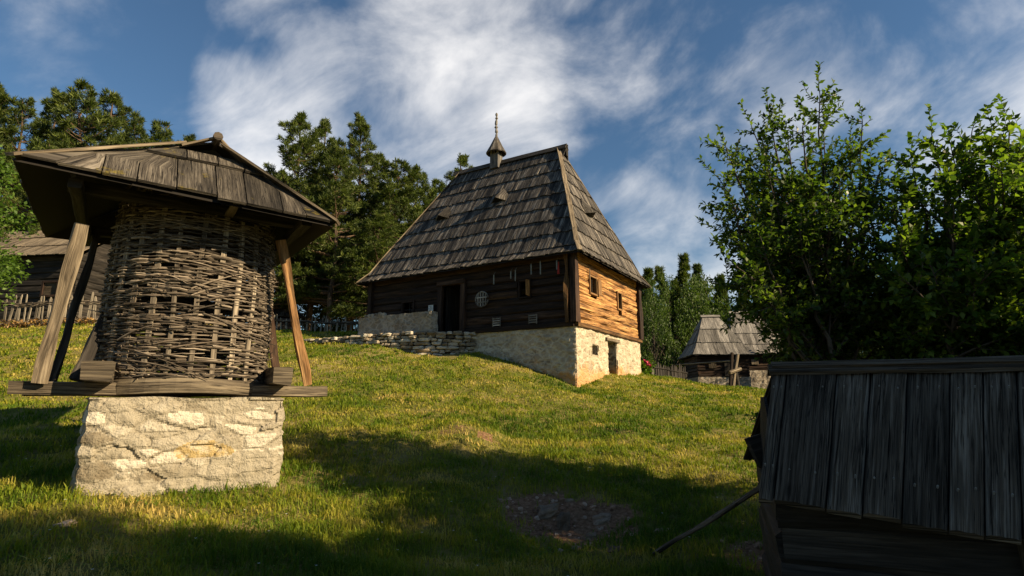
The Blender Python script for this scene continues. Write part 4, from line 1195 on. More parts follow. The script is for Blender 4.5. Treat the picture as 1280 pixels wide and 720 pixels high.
def trestle():
    p = at(917, 486, 26.5); T = thing('pole_tripod', (p.x, p.y, gz(p.x, p.y)), 'tied wooden pole tripod standing in front of the two cabins', 'tripod')
    for (a, b, mt) in (((912, 488), (915, 441), 'log_dark'), ((915, 487), (922, 443), 'rail'), ((924, 484), (917, 450), 'dark_wood')):
        m = MB(); m.tube([at(*a, 26.3)-UP*.15, at(*b, 26.7)], .075, 7); m.build('pole', M[mt], T)
    m = MB(); m.tube([at(912, 466, 26.2), at(926, 461, 26.4)], .085, 7); m.build('cross_bar', M['rail'], T)
    m = MB(); m.tube([at(845, 456, 30.2), at(914, 451, 26.6)], .035, 6); tag(m.build('rail_pole', M['shingle_grey'], T), 'long thin rail')
    q = at(921, 487, 27.4); s = MB(); s.loft([[q+Vec((-.28, -.1, -.2)), q+Vec((.32, -.1, -.2)), q+Vec((.32, .1, -.2)), q+Vec((-.28, .1, -.2))], [q+Vec((-.05, -.04, .62)), q+Vec((.06, -.04, .62)), q+Vec((.06, .04, .62)), q+Vec((-.05, .04, .62))]])
    tag(s.build('standing_stone', M['rock'], base=q), 'pale pointed slab standing behind the pole tripod', 'stone')


trestle()


def peony():
    p = at(806, 474, 23.2); g = gz(p.x, p.y); T = thing('peony_bush', (p.x, p.y, g), 'leafy bush with big pink bloom at the right wall foot of the house', 'flower bush')
    zt = at(806, 455, 23.2).z
    m = MB()
    for k in range(420):
        q = Vec((p.x+RNG.gauss(-.02, .17), p.y+RNG.gauss(0, .15), g+RNG.uniform(.05, zt-g+.12)))
        d = Vec((RNG.uniform(-1, 1), RNG.uniform(-1, 1), RNG.uniform(-.3, .8))).normalized()*.07; e = d.cross(Vec((RNG.random(), RNG.random(), .6))).normalized()*.025
        m.quad([q-d, q+e, q+d, q-e])
    m.build('foliage', M['leaf_bright'], T)
    s = MB()
    for k in range(6): s.tube([Vec((p.x, p.y, g)), Vec((p.x+RNG.gauss(0, .12), p.y+RNG.gauss(0, .1), zt-.1))], .01, 4)
    s.build('stem', M['leaf_bg'], T)
    for (dx, dz, r_) in ((.10, 0.0, .14), (.20, -.06, .10), (-.02, .12, .07)):
        f = MB()
        for k in range(26):
            d = Vec((RNG.gauss(0, 1), RNG.gauss(0, 1), RNG.gauss(0, 1))).normalized()*r_; c = Vec((p.x+dx, p.y-.12, zt+dz)); e = d.cross(Vec((.3, .5, 1))).normalized()*r_*.6; h_ = d.cross(e).normalized()*r_*.6
            f.quad([c+d*.4-e, c+d*.9-h_*.5, c+d*.8+e, c+d*.5+h_])
        f.build('bloom', M['pink'], T)
    q = at(816, 476, 23.6); pm = MB(); pm.beam((q.x, q.y, gz(q.x, q.y)-.1), (q.x, q.y, at(816, 461, 23.6).z), .09, .09, up=(0, 1, 0))
    tag(pm.build('wooden_post', M['paling'], base=(q.x, q.y, gz(q.x, q.y))), 'short grey post just right of the pink peony', 'post')


peony()


# ================================================================== ROCKS
def rocks():
    L = [((683, 645), .17, .13, 'grey brown boulder half sunk at the left rim of the bare patch'), ((704, 662), .10, .20, 'narrow upright slab in the middle of the bare patch'),
         ((751, 652), .13, .09, 'rounded pinkish stone at the right of the bare patch'), ((739, 673), .075, .06, 'small pointed pink stone below the rounded stone'),
         ((719, 687), .07, .035, 'flat pale stone at the lower edge of the bare patch'), ((767, 688), .10, .04, 'low grey stone in the grass right of the bare patch'),
         ((710, 627), .09, .035, 'flat pale pink stone at the upper edge of the bare patch'), ((828, 664), .10, .03, 'flat pinkish stone in the grass by the leaning pole'),
         ((82, 657), .10, .045, 'flat grey stone in the grass before the granary left side'), ((700, 690), .04, .03, 'tiny pale pebble left of the flat pale stone')]
    for (px, w, h, lab) in L:
        p = ground_at(*px, 4, 12); m = MB(); w, h = w*.85, h*.75; an = RNG.uniform(-.5, .5); d = Vec((cos(an), sin(an), .1)); e = Vec((-sin(an), cos(an), 0))
        m.lump(p+UP*h*.35, d*w, e*w*.8, UP*h+d*w*.15, nz=.35, m=14, n=10, sq=.75)
        tag(m.build('rock', M['rock'], base=p, smooth=False), lab, 'rock')


rocks()
# ================================================================== TREES
def leaf_mesh(name, pos, dr, nrm, length, width, var, mat, parent=None, base=(0, 0, 0), fold=.18):
    """many leaves or needle blades as folded rhombs"""
    pos, dr, nrm = np.asarray(pos), np.asarray(dr), np.asarray(nrm)
    dr = dr/np.maximum(np.linalg.norm(dr, axis=1, keepdims=True), 1e-6); sd = np.cross(dr, nrm); sd /= np.maximum(np.linalg.norm(sd, axis=1, keepdims=True), 1e-6); up = np.cross(sd, dr)
    l = np.asarray(length)[:, None]; w = np.asarray(width)[:, None]
    a = pos; b = pos+dr*l*.45+sd*w*.5+up*w*fold; c = pos+dr*l-up*l*.12; d = pos+dr*l*.45-sd*w*.5+up*w*fold
    V = np.stack([a, b, c, d], 1).reshape(-1, 3); Fc = np.arange(len(V)).reshape(-1, 4)
    return np_mesh(name, V, Fc, var, mat, parent, base)


NP = np.random.default_rng(11)


def rand_dirs(n):
    d = NP.normal(size=(n, 3)); return d/np.linalg.norm(d, axis=1, keepdims=True)


def fruit_tree(name, base, fork_h, targets, label, mat, leaf=.06, seed=1, twigs=14, rad=.09, group=None, sub=3, per=12, spread=.62):
    rg = random.Random(seed); T = thing(name, base, label, 'tree', group); base = Vec(base); fork = base+UP*fork_h+Vec((rg.uniform(-.1, .1), 0, 0))
    tr = MB(); tr.tube([base-UP*.2, base+UP*.15, base.lerp(fork, .5)+Vec((.04, 0, 0)), fork], [rad*1.6, rad*1.2, rad, rad*.9], 9); tr.build('trunk', M['bark'], T)
    lim = MB(); pos, drs = [], []
    def bez(a, b, c, n): return [a*(1-q)**2+b*2*q*(1-q)+c*q*q for q in [i/n for i in range(n+1)]]
    def twig(p, d, ln, r0):
        pts = [p]; cur = p; dd = d.normalized(); n = 5
        for k in range(n):
            dd = (dd+Vec((rg.gauss(0, .14), rg.gauss(0, .14), rg.gauss(.035, .12)))).normalized(); cur = cur+dd*ln/n; pts.append(cur)
        lim.tube(pts, [r0*(1-.75*k/n) for k in range(n+1)], 4, caps=False)
        m = max(3, int(ln/.55*per))
        for k in range(m):
            q = (k+.5)/m*.95+.05; i = min(int(q*n), n-1); x = pts[i].lerp(pts[i+1], q*n-i); ax = (pts[i+1]-pts[i]).normalized()
            az = k*2.4+rg.uniform(-.4, .4); sd = ax.cross(Vec((.31, .2, .93))).normalized(); s2 = ax.cross(sd)
            for rep_ in range(2 if rg.random() < .55 else 1):
                az += rg.uniform(1.5, 3); o = sd*cos(az)+s2*sin(az); pos.append(tuple(x)); drs.append(tuple((ax*rg.uniform(.3, 1.0)+o*rg.uniform(.5, 1)+UP*rg.uniform(-.25, .3))))
    for tg in targets:
        tgt = Vec(tg); h = (tgt-fork); mid = fork+Vec((h.x*.58, h.y*.58, h.z*.40))+Vec((rg.uniform(-.15, .15), rg.uniform(-.15, .15), -.1 if h.z > 0 else .3))
        pts = bez(fork-UP*rg.uniform(0, .25), mid, tgt, 10); r0 = rad*.5; w0 = rg.random()*99
        pts = [p_+Vec((mn.noise(Vec((w0, k_*.45, 0))), mn.noise(Vec((w0, k_*.45, 9))), mn.noise(Vec((w0, k_*.45, 19)))*.6))*.30*sin(pi*k_/10) for k_, p_ in enumerate(pts)]
        lim.tube(pts, [max(r0*(1-.88*k/10), .005) for k in range(11)], 6)
        L = sum((pts[k+1]-pts[k]).length for k in range(10))
        for k in range(int(twigs*L/2.2)):
            q = 1-(rg.random()**1.3)*spread; i = min(int(q*10), 9); p = pts[i].lerp(pts[i+1], q*10-i); ax = (pts[i+1]-pts[i]).normalized()
            o = Vec((rg.gauss(0, 1), rg.gauss(0, 1), rg.gauss(.15, .8))); o = (o-ax*o.dot(ax)).normalized()
            twig(p, ax*.55+o*.95, rg.uniform(.2, .55)*(1.25-.5*q), .006)
        twig(tgt, (pts[-1]-pts[-2]), .38, .006)
        for k in range(sub):
            q = rg.uniform(.35, .8); i = int(q*10); p = pts[i]; ax = (pts[i+1]-pts[i]).normalized(); o = Vec((rg.gauss(0, 1), rg.gauss(0, 1), rg.gauss(.3, .5))).normalized()
            e = p+(ax*.6+o*.9).normalized()*rg.uniform(.55, 1.0); sp = bez(p, p.lerp(e, .5)+UP*.08, e, 6); lim.tube(sp, [.014*(1-.7*j/6) for j in range(7)], 5)
            for j in range(int(twigs*.5)):
                qq = rg.uniform(.2, 1); ii = min(int(qq*6), 5); pp = sp[ii].lerp(sp[ii+1], qq*6-ii); oo = Vec((rg.gauss(0, 1), rg.gauss(0, 1), rg.gauss(.1, .8)))
                twig(pp, (e-p).normalized()*.7+oo.normalized()*.8, rg.uniform(.2, .45), .005)
    lim.build('branches', M['bark'], T)
    n = len(pos); print(name, 'leaves', n)
    nr = rand_dirs(n)*.75+np.array([0, 0, 1.0])
    leaf_mesh('foliage', pos, drs, nr, NP.uniform(.75, 1.25, n)*leaf, NP.uniform(.5, .68, n)*leaf, NP.random(n), M[mat], T)
    return T


def pine(name, seed, H, cb, Rm, label, mat='pine', group=None, loc=(0, 0, 0), tuft=.23, dens=1.0, shape='round', blades=11, trunk=True):
    """conifer with whorled limbs carrying needle tufts; built at the origin frame of loc"""
    rg = random.Random(seed); T = thing(name, loc, label, 'tree', group); B = Vec(loc)
    tr = MB(); bend = [Vec((rg.uniform(-.12, .12)*k*.3, rg.uniform(-.12, .12)*k*.3, 0)) for k in range(9)]
    tp = [B+UP*(H*k/8-.3*(k == 0))+bend[k] for k in range(9)]; tr.tube(tp, [.20*H/14*(1-.93*k/8)+.012 for k in range(9)], 8)
    for k in range(10): 
        z = rg.uniform(.12, cb/H)*H if cb > 1.5 else cb; a_ = rg.uniform(0, 2*pi); p = B+UP*z; d = Vec((cos(a_), sin(a_), .1)); tr.tube([p, p+d*rg.uniform(.3, 1.1)], [.03, .008], 4)
    tr.build('trunk', M['pine_bark'], T)
    lm = MB(); tips = []; z = cb
    while z < H-.15:
        q = (z-cb)/(H-cb)
        if shape == 'round': w = Rm*1.28*(1-q)**.80*(.80+.20*min(1, q*4))*rg.uniform(.86, 1.12)
        else: w = Rm*(1-q)**.95*(.75+.25*min(1, q*6))*rg.uniform(.6, 1.1)
        w = max(w, .18)
        for k in range(rg.choice((4, 5, 5, 6))):
            a_ = rg.uniform(0, 2*pi); ln = w*rg.uniform(.55, 1.15); rise = (.10+.75*q) if shape == 'round' else (-.05+.5*q)
            zz = z+rg.uniform(-.15, .15); tk = int(min(7, max(0, zz/H*8))); c = B+UP*zz+bend[tk]; d = Vec((cos(a_), sin(a_), 0)); pts = [c+d*ln*t+UP*ln*rise*t**1.4+Vec((0, 0, rg.uniform(-.03, .03))) for t in (0, .35, .7, 1)]
            lm.tube(pts, [.045*ln/2+.008, .03*ln/2+.006, .015, .006], 4, caps=False)
            m = int((4+ln*9)*dens)
            for j in range(m):
                t = 1-rg.random()**1.4*.72; i = min(int(t*3), 2); p = pts[i].lerp(pts[i+1], t*3-i) if t < 1 else pts[-1]
                lat = (1.05-t)*ln*.55+.10; o = Vec((-d.y, d.x, 0))*rg.uniform(-1, 1)*lat+d*rg.uniform(0, .35)*lat+UP*rg.uniform(-.05, .28)*(.4+lat)
                tips.append((p+o, (d*.45+o.normalized()*.4+UP*(.8+.6*q))))
            tips.append((pts[-1], d+UP*.8))
        z += rg.uniform(.30, .48)*(.6+.05*H/1.4)*(1 if shape == 'round' else .62)
    for k in range(6): tips.append((tp[-1]-UP*.12*k, Vec((rg.gauss(0, .3), rg.gauss(0, .3), 1))))
    lm.build('branches', M['pine_bark'], T)
    c = np.array([tuple(t[0]) for t in tips]); ax = np.array([tuple(t[1]) for t in tips]); ax /= np.linalg.norm(ax, axis=1, keepdims=True); n = len(c)
    r_ = np.random.default_rng(seed); D = r_.normal(size=(n, blades, 3)); D /= np.linalg.norm(D, axis=2, keepdims=True); D = D*.8+ax[:, None, :]*.75
    sz = r_.uniform(.7, 1.25, (n, 1))*tuft; P0 = c[:, None, :]+D*.02; L_ = (sz*r_.uniform(.75, 1.2, (n, blades))).ravel()
    tv = np.repeat(r_.random((n, 1)), blades, 1)*.75+r_.random((n, blades))*.25
    leaf_mesh('crown', P0.reshape(-1, 3), D.reshape(-1, 3), r_.normal(size=(n*blades, 3)), L_, L_*.15, tv.ravel(), M[mat], T, fold=.05)
    return T


def broadleaf(name, seed, H, ch, rx, label, mat='leaf_bg', group=None, loc=(0, 0, 0), leaf=.17, n=9000, clumps=60):
    rg = random.Random(seed); r_ = np.random.default_rng(seed); T = thing(name, loc, label, 'tree', group); B = Vec(loc)
    tr = MB(); tr.tube([B-UP*.3, B+UP*H*.3, B+UP*H*.55+Vec((.1, .1, 0)), B+UP*H*.85], [.20*H/9, .15*H/9, .09*H/9, .02], 8); tr.build('trunk', M['bark'], T)
    lb = MB(); cs = []
    for k in range(clumps):
        a_ = rg.uniform(0, 2*pi); zz = rg.uniform(-1, 1); rr = sqrt(max(0, 1-zz*zz))*rg.uniform(.45, 1.0)**.5; w = 1-.25*zz
        c = B+Vec((cos(a_)*rr*rx*w, sin(a_)*rr*rx*w, H-ch+ch*(zz*.5+.5)*rg.uniform(.9, 1.02))); cs.append((c, rg.uniform(.14, .30)*rx+.15))
        s_ = B+UP*max(H*.25, (c.z-B.z)*.55); lb.tube([s_, s_.lerp(c, .5)+UP*.15, c], [.05*H/9, .03*H/9, .008], 5, caps=False)
    lb.build('branches', M['bark'], T)
    pr = np.array([c[1]**2 for c in cs]); idx = r_.choice(len(cs), n, p=pr/pr.sum()); C = np.array([tuple(c[0]) for c in cs])[idx]; Rr = np.array([c[1] for c in cs])[idx]
    d = r_.normal(size=(n, 3)); d /= np.linalg.norm(d, axis=1, keepdims=True); rad = Rr*r_.uniform(.25, 1.08, n)**.6
    pos = C+d*rad[:, None]*np.array([1, 1, .8]); tv = (r_.random(len(cs))[idx])*.45+r_.random(n)*.55
    leaf_mesh('crown', pos, d*.6+r_.normal(size=(n, 3))*.5, r_.normal(size=(n, 3))*.6+np.array([0, 0, 1]), r_.uniform(.7, 1.3, n)*leaf, r_.uniform(.7, 1.3, n)*leaf*.6, tv, M[mat], T)
    return T


def A3(px, py, Y): return tuple(at(px, py, Y))


# the two fruit trees behind the hut: their limbs reach for these tips
t1 = [A3(*q) for q in ((1025, 118, 7.6), (1003, 160, 7.1), (962, 146, 8.1), (1078, 152, 7.9), (908, 186, 7.7), (902, 228, 7.4), (905, 275, 8.3), (925, 262, 7.4), (940, 160, 8.0), (960, 215, 7.5), (932, 205, 8.8), (1062, 190, 8.3), (985, 175, 8.2), (955, 310, 7.0),
      (920, 298, 8.1), (1000, 290, 6.9), (1050, 250, 7.2), (1065, 340, 8.2), (1020, 395, 8.6), (955, 262, 9.0), (1035, 320, 9.1), (1070, 400, 7.5), (1015, 215, 8.9), (935, 300, 8.9), (1030, 175, 7.5), (990, 240, 7.6), (1010, 330, 7.9))]
t1 = [tuple(Vec((0, 0, EYE))+(Vec(q)-Vec((0, 0, EYE)))*.87) for q in t1]
b1 = at(1052, 470, 7.0)
fruit_tree('fruit_tree', (b1.x, 7.0, gz(b1.x, 7.0)), 1.35, t1, 'airy dark fruit tree with tall upright shoot and long left arms behind the hut', 'leaf', leaf=.072, seed=4, twigs=20, per=17, sub=5, spread=.72)
t2 = [A3(*q) for q in ((1140, 205, 6.6), (1165, 172, 6.3), (1150, 240, 7.2), (1215, 164, 6.4), (1262, 154, 6.0), (1300, 182, 6.6), (1182, 225, 5.8), (1122, 285, 6.1), (1250, 245, 7.1), (1310, 292, 6.2), (1105, 352, 6.4), (1165, 335, 5.6), (1232, 365, 5.9),
      (1290, 395, 6.0), (1142, 405, 6.0), (1088, 415, 6.6), (1205, 425, 6.4), (1345, 220, 6.0), (1360, 330, 6.4), (1160, 285, 6.9), (1220, 300, 5.7), (1290, 320, 7.2), (1190, 385, 7.2), (1420, 260, 6.8), (1400, 380, 6.2), (1215, 215, 6.9), (1270, 430, 6.6), (1130, 330, 7.0), (1250, 200, 6.4), (1340, 420, 5.6), (1240, 172, 6.1), (1275, 185, 5.8), (1190, 190, 6.2), (1230, 270, 6.3), (1275, 250, 5.9), (1300, 225, 6.8))]
b2 = at(1212, 500, 6.5)
fruit_tree('fruit_tree', (b2.x, 6.5, gz(b2.x, 6.5)), 1.25, t2, 'fuller brighter fruit tree with larger leaves at the right edge behind the hut', 'leaf2', leaf=.088, seed=9, twigs=22, per=16, sub=5, spread=.75)

# pines on the crest behind the granary and the house
GP = 'pines on the crest behind the house'
def top_h(px, py, Y, g): return at(px, py, Y).z-g
PROTO = {}
def pine_at(px, top, Y, cb, Rm, seed, label, mat='pine', shape='round', group=GP, name='pine_tree', tuft=.24, dens=1.5, proto=None, wide=.98):
    p = at(px, 400, Y); g = gz(p.x, Y); H = top_h(px, top, Y, g)
    if proto is not None:
        o, h0 = PROTO[proto]; k = H/h0; return copy_thing(o, (p.x, Y, g), seed*1.7, (k*wide, k*wide, k), label, group)
    o = pine(name, seed, H, cb, Rm, label, mat, group, (p.x, Y, g), tuft, dens, shape); PROTO[seed] = (o, H); return o

pine_at(357, 146, 31, 3.2, 2.9, 1, 'tall rounded pine just right of the granary roof tip')
pine_at(386, 150, 33, 3.4, 2.7, 2, 'tall pine second from the granary roof, top nearly level with its neighbour')
pine_at(437, 148, 34, 3.4, 2.6, 3, 'tall narrow-topped pine in the middle of the group left of the house')
pine_at(412, 180, 30, 2.6, 2.6, 4, 'broad pine in front, between the two tallest tops of the group')
pine_at(465, 196, 35, 4.0, 2.4, 5, 'shorter pine to the right of the narrow-topped pine', proto=1)
pine_at(488, 205, 32, 3.6, 2.1, 6, 'low pine between the group and the house roof edge', proto=4, wide=1.15)
pine_at(514, 212, 36, 4.2, 2.1, 7, 'slim spired pine just left of the house roof hip', proto=1, wide=1.05)
pine_at(545, 226, 37, 4.2, 2.1, 8, 'low pine touching the left roof hip of the house', proto=2, wide=1.2)
pine_at(574, 196, 40, 4.2, 1.9, 9, 'slim pine top peeking over the left end of the house ridge', proto=3)
pine_at(333, 235, 29, 3.6, 2.0, 10, 'low pine half hidden by the granary roof right corner', proto=4)
pine_at(470, 265, 29, 2.5, 2.0, 11, 'lowest bushy pine in front of the group beside the house', proto=4, wide=1.4)
pine_at(440, 250, 38, 4.2, 2.3, 12, 'pine deep inside the group behind the bushy one', proto=1)
pine_at(520, 262, 33, 3.4, 2.1, 13, 'dark low pine against the left roof hip', proto=2, wide=1.35)
pine_at(385, 240, 38, 4.2, 2.3, 14, 'pine behind the second tall one, seen through its limbs', proto=1)
GL_ = 'pines beyond the barn'
for k, (px, top, Y, pr) in enumerate(((-60, 110, 36, 1), (-15, 128, 34, 2), (30, 118, 38, 3), (68, 110, 35, 4), (102, 122, 37, 1), (135, 150, 34, 2), (172, 155, 36, 4), (208, 172, 38, 3), (240, 205, 36, 2), (20, 180, 30, 4), (110, 195, 31, 1), (160, 215, 31, 2), (60, 200, 29, 2), (275, 225, 37, 1), (-110, 130, 33, 4))):
    lab = ['leftmost far pine beyond the barn, outside the granary roof tip', 'pine beyond the barn at the very left edge', 'pine with blunt top above the barn roof', 'highest pine beyond the barn', 'pine right of the highest one beyond the barn', 'pine on the shoulder sloping down behind the granary roof',
           'pine with small separate top above the granary hip board', 'last small pine top before the granary roof peak', 'pine hidden behind the granary roof peak', 'lower front pine above the barn roof, leftmost', 'lower front pine above the barn, nearest the granary', 'lower pine right behind the granary roof edge', 'lower front pine in the middle above the barn', 'pine behind the right slope of the granary roof', 'far left pine outside the row beyond the barn'][k]
    pine_at(px, top, Y, 0, 0, 20+k, lab, group=GL_, proto=pr)
GRt = 'young conifers right of the house'
pine_at(812, 338, 44, 1.0, 3.0, 40, 'slim young conifer just right of the house eave', 'pine', 'cone', GRt, 'conifer_tree', .28, 1.4)
pine_at(829, 336, 46, 1.0, 2.8, 41, 'second slim young conifer from the house, tallest of the pair', 'pine', 'cone', GRt, 'conifer_tree', .28, 1.4)
for k, (px, top, Y, pr) in enumerate(((858, 320, 47, 41), (876, 333, 43, 40), (797, 352, 48, 41), (845, 352, 41, 40), (905, 345, 45, 41), (930, 365, 48, 40), (770, 362, 50, 41))):
    pine_at(px, top, Y, 0, 0, 50+k, ['tallest dark conifer behind the left cabin', 'conifer behind the ridge of the left cabin', 'conifer half hidden by the house eave corner', 'low front conifer behind the peony', 'conifer above the gap between the two cabins', 'conifer behind the right cabin ridge', 'conifer hidden behind the house wall'][k], group=GRt, proto=pr)

# broadleaf woods on the right and the bright tree on the left edge
WB = 'broadleaf trees beyond the cabins'
bl = []
for k, (px, top, Y, rx, seed) in enumerate(((1010, 350, 40, 3.6, 61), (1085, 335, 38, 3.8, 62), (1165, 345, 36, 3.6, 63))):
    p = at(px, 400, Y); g = gz(p.x, Y)
    H = at(px, top, Y).z-g
    bl.append((broadleaf('broadleaf_tree', seed, H, H*.85, rx, ['broadleaf tree right behind the right cabin', 'wide broadleaf tree seen through the airy fruit tree', 'broadleaf tree seen under the brighter fruit tree'][k], 'leaf_bg', WB, (p.x, Y, g), .24, 9000), H))
for k, (px, top, Y, pr) in enumerate(((960, 360, 44, 1), (1050, 380, 30, 0), (1130, 385, 28, 2), (1210, 370, 30, 1), (1290, 350, 32, 0), (1370, 340, 30, 2), (1250, 400, 24, 2), (1010, 415, 27, 1), (1460, 350, 32, 1), (885, 365, 50, 0))):
    p = at(px, 400, Y); g = gz(p.x, Y); o, h0 = bl[pr]; s_ = (at(px, top, Y).z-g)/h0
    copy_thing(o, (p.x, Y, g), k*1.3, (s_*1.15, s_*1.15, s_), ['broadleaf tree far behind the ridge of the right cabin', 'low dark broadleaf tree beside the right cabin', 'low broadleaf tree under the gap between the fruit trees', 'broadleaf tree behind the middle of the hut ridge', 'broadleaf tree near the right edge behind the hut', 'broadleaf tree outside the right edge', 'nearest low broadleaf tree behind the hut ridge', 'small broadleaf tree close to the right cabin corner', 'farthest right broadleaf tree', 'most distant broadleaf tree behind the left cabin'][k], WB)
for k, (px, top, Y, w_) in enumerate(((816, 358, 38, .42), (838, 350, 40, .45), (862, 345, 41, .5), (884, 352, 42, .5))):
    p = at(px, 400, Y); g = gz(p.x, Y); o, h0 = bl[k % 3]; s_ = (at(px, top, Y).z-g)/h0
    copy_thing(o, (p.x, Y, g), k*2.1+.5, (s_*w_, s_*w_, s_), ['slim light green tree nearest the house eave, behind the peony', 'slim light green tree second from the house eave', 'slim light green tree above the left slope of the left cabin', 'slim light green tree above the ridge of the left cabin'][k], 'slim leafy trees between the house and the cabins')
p = at(-108, 400, 17); g = gz(p.x, 17)
broadleaf('broadleaf_tree', 71, at(-108, 150, 17).z-g, 6.3, 2.0, 'bright green leafy tree at the left edge beside the granary roof', 'leaf_bright', None, (p.x, 17, g), .13, 9000, 70)

# unseen trees at right shading the foreground; slim and low ones added for that
for k, (x, y, H, ch, rx, lab) in enumerate(((9.3, 2.6, 6.2, 4.6, 2.0, 'leafy tree on the right beside the photographer'), (11.0, -.6, 7.2, 5.4, 2.3, 'leafy tree behind the photographer on the right'), (8.4, .25, 7.9, 5.4, 1.6, 'unseen tall slim leafy tree added for shade right behind the photographer'), (6.7, 2.3, 4.9, 3.9, 1.7, 'unseen low leafy tree by the hut right end, added to shade it'))):
    broadleaf('broadleaf_tree', 80+k, H, ch, rx, lab, 'leaf_bg', 'trees right of the photographer', (x, y, gz(x, y)), .15, 15000, 100)


# ================================================================== GRASS
def grass():
    r_ = np.random.default_rng(5)
    N = 420000
    th = r_.uniform(-R(58), R(50), N); d = np.exp(r_.uniform(np.log(3.6), np.log(31), N)); d = np.where(r_.random(N) < .25, 3.6+27*np.sqrt(r_.random(N)), d)
    x, y = d*np.sin(th), d*np.cos(th)
    keep = np.ones(N, bool)
    sm = soil_mask(x, y); keep &= r_.random(N) > np.clip(sm*1.35-.15, 0, .985)
    rel = np.stack([x-HN.x, y-HN.y], 1); a1 = rel@np.array([D1.x, D1.y]); a2 = rel@np.array([D2.x, D2.y]); keep &= ~((a1 > -.02) & (a1 < HL) & (a2 > -.02) & (a2 < HW)); keep &= ~((a1 > 3.6) & (a1 < HL) & (a2 > -1.2) & (a2 < 1))
    a = R(34); rel = np.stack([x+4.42, y-7.85], 1); b1_ = rel@np.array([cos(a), sin(a)]); b2_ = rel@np.array([-sin(a), cos(a)]); keep &= ~((abs(b1_-.06) < 1.05) & (abs(b2_) < .95))
    # mown patches: density and height vary in drifts
    p1 = vnoise(x*.55, y*.55, 11)*.45+vnoise(x*1.7, y*2.2, 12)*.55; p2 = vnoise(x*3.5, y*3.5, 13)
    keep &= r_.random(N) < np.clip(.35+1.15*p1*.6+.6*p2, .3, 1)
    x, y, d, p1, p2 = x[keep], y[keep], d[keep], p1[keep], p2[keep]; n = len(x); z = gzv(x, y)
    near = np.clip(1-(d-4)/10, 0, 1)
    h = (.030+.050*p1*p2*2+.02*r_.random(n))*(1+.25*near); h *= r_.uniform(.5, 1.5, n)
    edge = np.exp(-np.minimum(abs(np.abs(rel[keep]@np.array([cos(a), sin(a)])-.06)-1.05), 9)**2/.02)*(np.abs(rel[keep]@np.array([-sin(a), cos(a)])) < 1.2)
    h *= 1+.8*edge
    w = np.maximum(.0055, d*.00125)*r_.uniform(.7, 1.4, n)
    az = r_.uniform(0, 2*pi, n); lean = r_.uniform(.15, .95, n)
    L = np.stack([np.cos(az), np.sin(az), np.zeros(n)], 1); S = np.stack([-np.sin(az+r_.normal(0, .8, n)), np.cos(az), np.zeros(n)], 1)
    B = np.stack([x, y, z-.006], 1); U = np.array([0, 0, 1.0])
    m1 = B+U*(h*.6)[:, None]+L*(h*lean*.30)[:, None]; tip = B+U*(h*(1.05-.35*lean))[:, None]+L*(h*lean*1.0)[:, None]
    a0, a1_ = B-S*(w*.5)[:, None], B+S*(w*.5)[:, None]; c0, c1_ = m1-S*(w*.42)[:, None], m1+S*(w*.42)[:, None]
    V = np.stack([a0, a1_, c1_, c0, tip-S*(w*.06)[:, None], tip+S*(w*.06)[:, None]], 1).reshape(-1, 3)
    i = np.arange(n)*6; Fq = np.stack([np.stack([i, i+1, i+2, i+3], 1), np.stack([i+3, i+2, i+5, i+4], 1)], 1).reshape(-1, 4)
    dry = np.clip(.30*r_.random(n)+.75*(1-p1)*1.0-.12+.55*(vnoise(x*1.1+40, y*2.2, 17)-.5)+.30*(vnoise(x*4, y*6, 18)-.5), 0, 1)
    m, nt, b = newmat('grass_blades'); v = var_of(nt)
    col = ramp(nt, v, [(.03, (.050, .098, .007)), (.28, (.128, .180, .012)), (.54, (.26, .25, .025)), (.88, (.50, .37, .12))])
    nt.links.new(col, b.inputs['Base Color']); b.inputs['Roughness'].default_value = .6; b.inputs['Specular IOR Level'].default_value = .15
    tr = nt.nodes.new('ShaderNodeBsdfTranslucent'); nt.links.new(mixc(nt, 1.0, col, (1.3, 1.4, .7), 'MULTIPLY'), tr.inputs['Color']); ms = nt.nodes.new('ShaderNodeMixShader'); ms.inputs[0].default_value = .35
    nt.links.new(b.outputs[0], ms.inputs[1]); nt.links.new(tr.outputs[0], ms.inputs[2]); nt.links.new(ms.outputs[0], nt.nodes['Material Output'].inputs[0])
    o = np_mesh('grass', V, Fq, np.repeat(dry, 2), m, base=(0, 6, 0)); tag(o, 'short mown yellow green grass with dry patches over the slope', 'grass', kind='stuff')
    # clover-like broad leaves in the near grass
    k = 26000; th = r_.uniform(-R(50), R(46), k); dd = 3.8+r_.random(k)**.8*5.5; x, y = dd*np.sin(th), dd*np.cos(th); q = (vnoise(x*1.3, y*1.3, 31) > .45) & (soil_mask(x, y) < .25)
    rel = np.stack([x+4.42, y-7.85], 1); b1_ = rel@np.array([cos(a), sin(a)]); b2_ = rel@np.array([-sin(a), cos(a)]); q &= ~((abs(b1_-.06) < 1.1) & (abs(b2_) < 1.0)); x, y = x[q], y[q]; n = len(x)
    pos = np.stack([x, y, gzv(x, y)+r_.uniform(.02, .065, n)], 1); az = r_.uniform(0, 2*pi, n); dr = np.stack([np.cos(az), np.sin(az), r_.uniform(-.1, .5, n)], 1)
    tag(leaf_mesh('clover', pos, dr, np.tile([0, 0, 1.0], (n, 1))+r_.normal(size=(n, 3))*.3, r_.uniform(.018, .034, n), r_.uniform(.012, .022, n), r_.random(n), M['leaf_bright'], base=(0, 6, 0)), 'small broad clover leaves among the near grass', 'clover', kind='stuff')
    # stray taller tufts and weeds
    K = 2600; th = r_.uniform(-R(52), R(46), K); dd = 4+r_.random(K)**.9*20; cx, cy = dd*np.sin(th), dd*np.cos(th); rel = np.stack([cx+4.42, cy-7.85], 1); b1_ = rel@np.array([cos(a), sin(a)]); b2_ = rel@np.array([-sin(a), cos(a)])
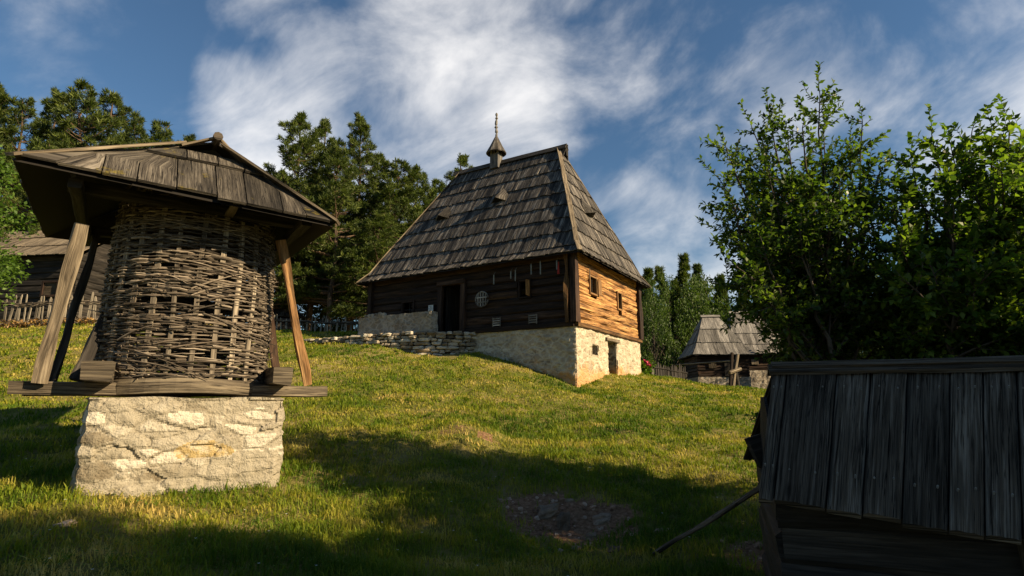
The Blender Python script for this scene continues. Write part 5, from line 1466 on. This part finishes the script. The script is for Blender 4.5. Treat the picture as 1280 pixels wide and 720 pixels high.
    rl = np.stack([cx-HN.x, cy-HN.y], 1); a1 = rl@np.array([D1.x, D1.y]); a2 = rl@np.array([D2.x, D2.y])
    q = (vnoise(cx*.8, cy*.8, 41) > .42) & (soil_mask(cx, cy) < .5) & ~((abs(b1_-.06) < 1.1) & (abs(b2_) < 1.0)) & ~((a1 > -.1) & (a1 < HL) & (a2 > -1.2) & (a2 < HW)); cx, cy, dd = cx[q], cy[q], dd[q]; K = len(cx)
    nb = 16; X_ = (cx[:, None]+r_.normal(0, .035, (K, nb))).ravel(); Y_ = (cy[:, None]+r_.normal(0, .035, (K, nb))).ravel(); D_ = np.repeat(dd, nb); n = K*nb
    az = r_.uniform(0, 2*pi, n); dr = np.stack([np.cos(az)*.55, np.sin(az)*.55, np.ones(n)*.8], 1)
    tag(leaf_mesh('grass_tufts', np.stack([X_, Y_, gzv(X_, Y_)-.005], 1), dr, r_.normal(size=(n, 3)), r_.uniform(.05, .13, n), np.maximum(.006, D_*.0013), np.clip(np.repeat(r_.random(K), nb)*.4+r_.random(n)*.15, 0, 1), m, base=(0, 6, 0)), 'scattered taller tufts of grass over the slope', 'grass', kind='stuff')
    # clods and gravel in the bare earth
    mb = MB(); cnt = 0
    while cnt < 260:
        x_, y_ = RNG.uniform(-.3, 3.2), RNG.uniform(5.8, 8.5)
        if float(soil_mask(np.array(x_), np.array(y_))) < .35+.3*RNG.random(): continue
        r0 = RNG.uniform(.006, .026)*(1 if RNG.random() < .8 else 1.7); mb.lump((x_, y_, gz(x_, y_)+r0*.2), (r0, 0, 0), (0, r0, 0), (0, 0, r0*.7), nz=.4, m=6, n=4); cnt += 1
    tag(mb.build('gravel', M['clod'], base=(.8, 7.3, 0)), 'loose clods and gravel on the bare earth patch', 'gravel', kind='stuff')
    # daisies
    k = 150; th = r_.uniform(-R(42), R(38), k); dd = 4.5+r_.random(k)*7; x, y = dd*np.sin(th), dd*np.cos(th); z = gzv(x, y); mb = MB()
    for i in range(k):
        if soil_mask(x[i], y[i]) > .3: continue
        c = Vec((x[i], y[i], z[i]+.065)); r0 = .0085+.0008*dd[i]; a0 = RNG.random()*6
        for j in range(5):
            t_ = a0+j*2*pi/5; e = Vec((cos(t_), sin(t_), .25)); s_ = Vec((-sin(t_), cos(t_), 0)); mb.quad([c, c+e*r0*.6+s_*r0*.3, c+e*r0, c+e*r0*.6-s_*r0*.3])
    tag(mb.build('daisies', M['petal'], base=(0, 6, 0)), 'tiny white daisies dotted in the near grass', 'daisies', kind='stuff')


grass()
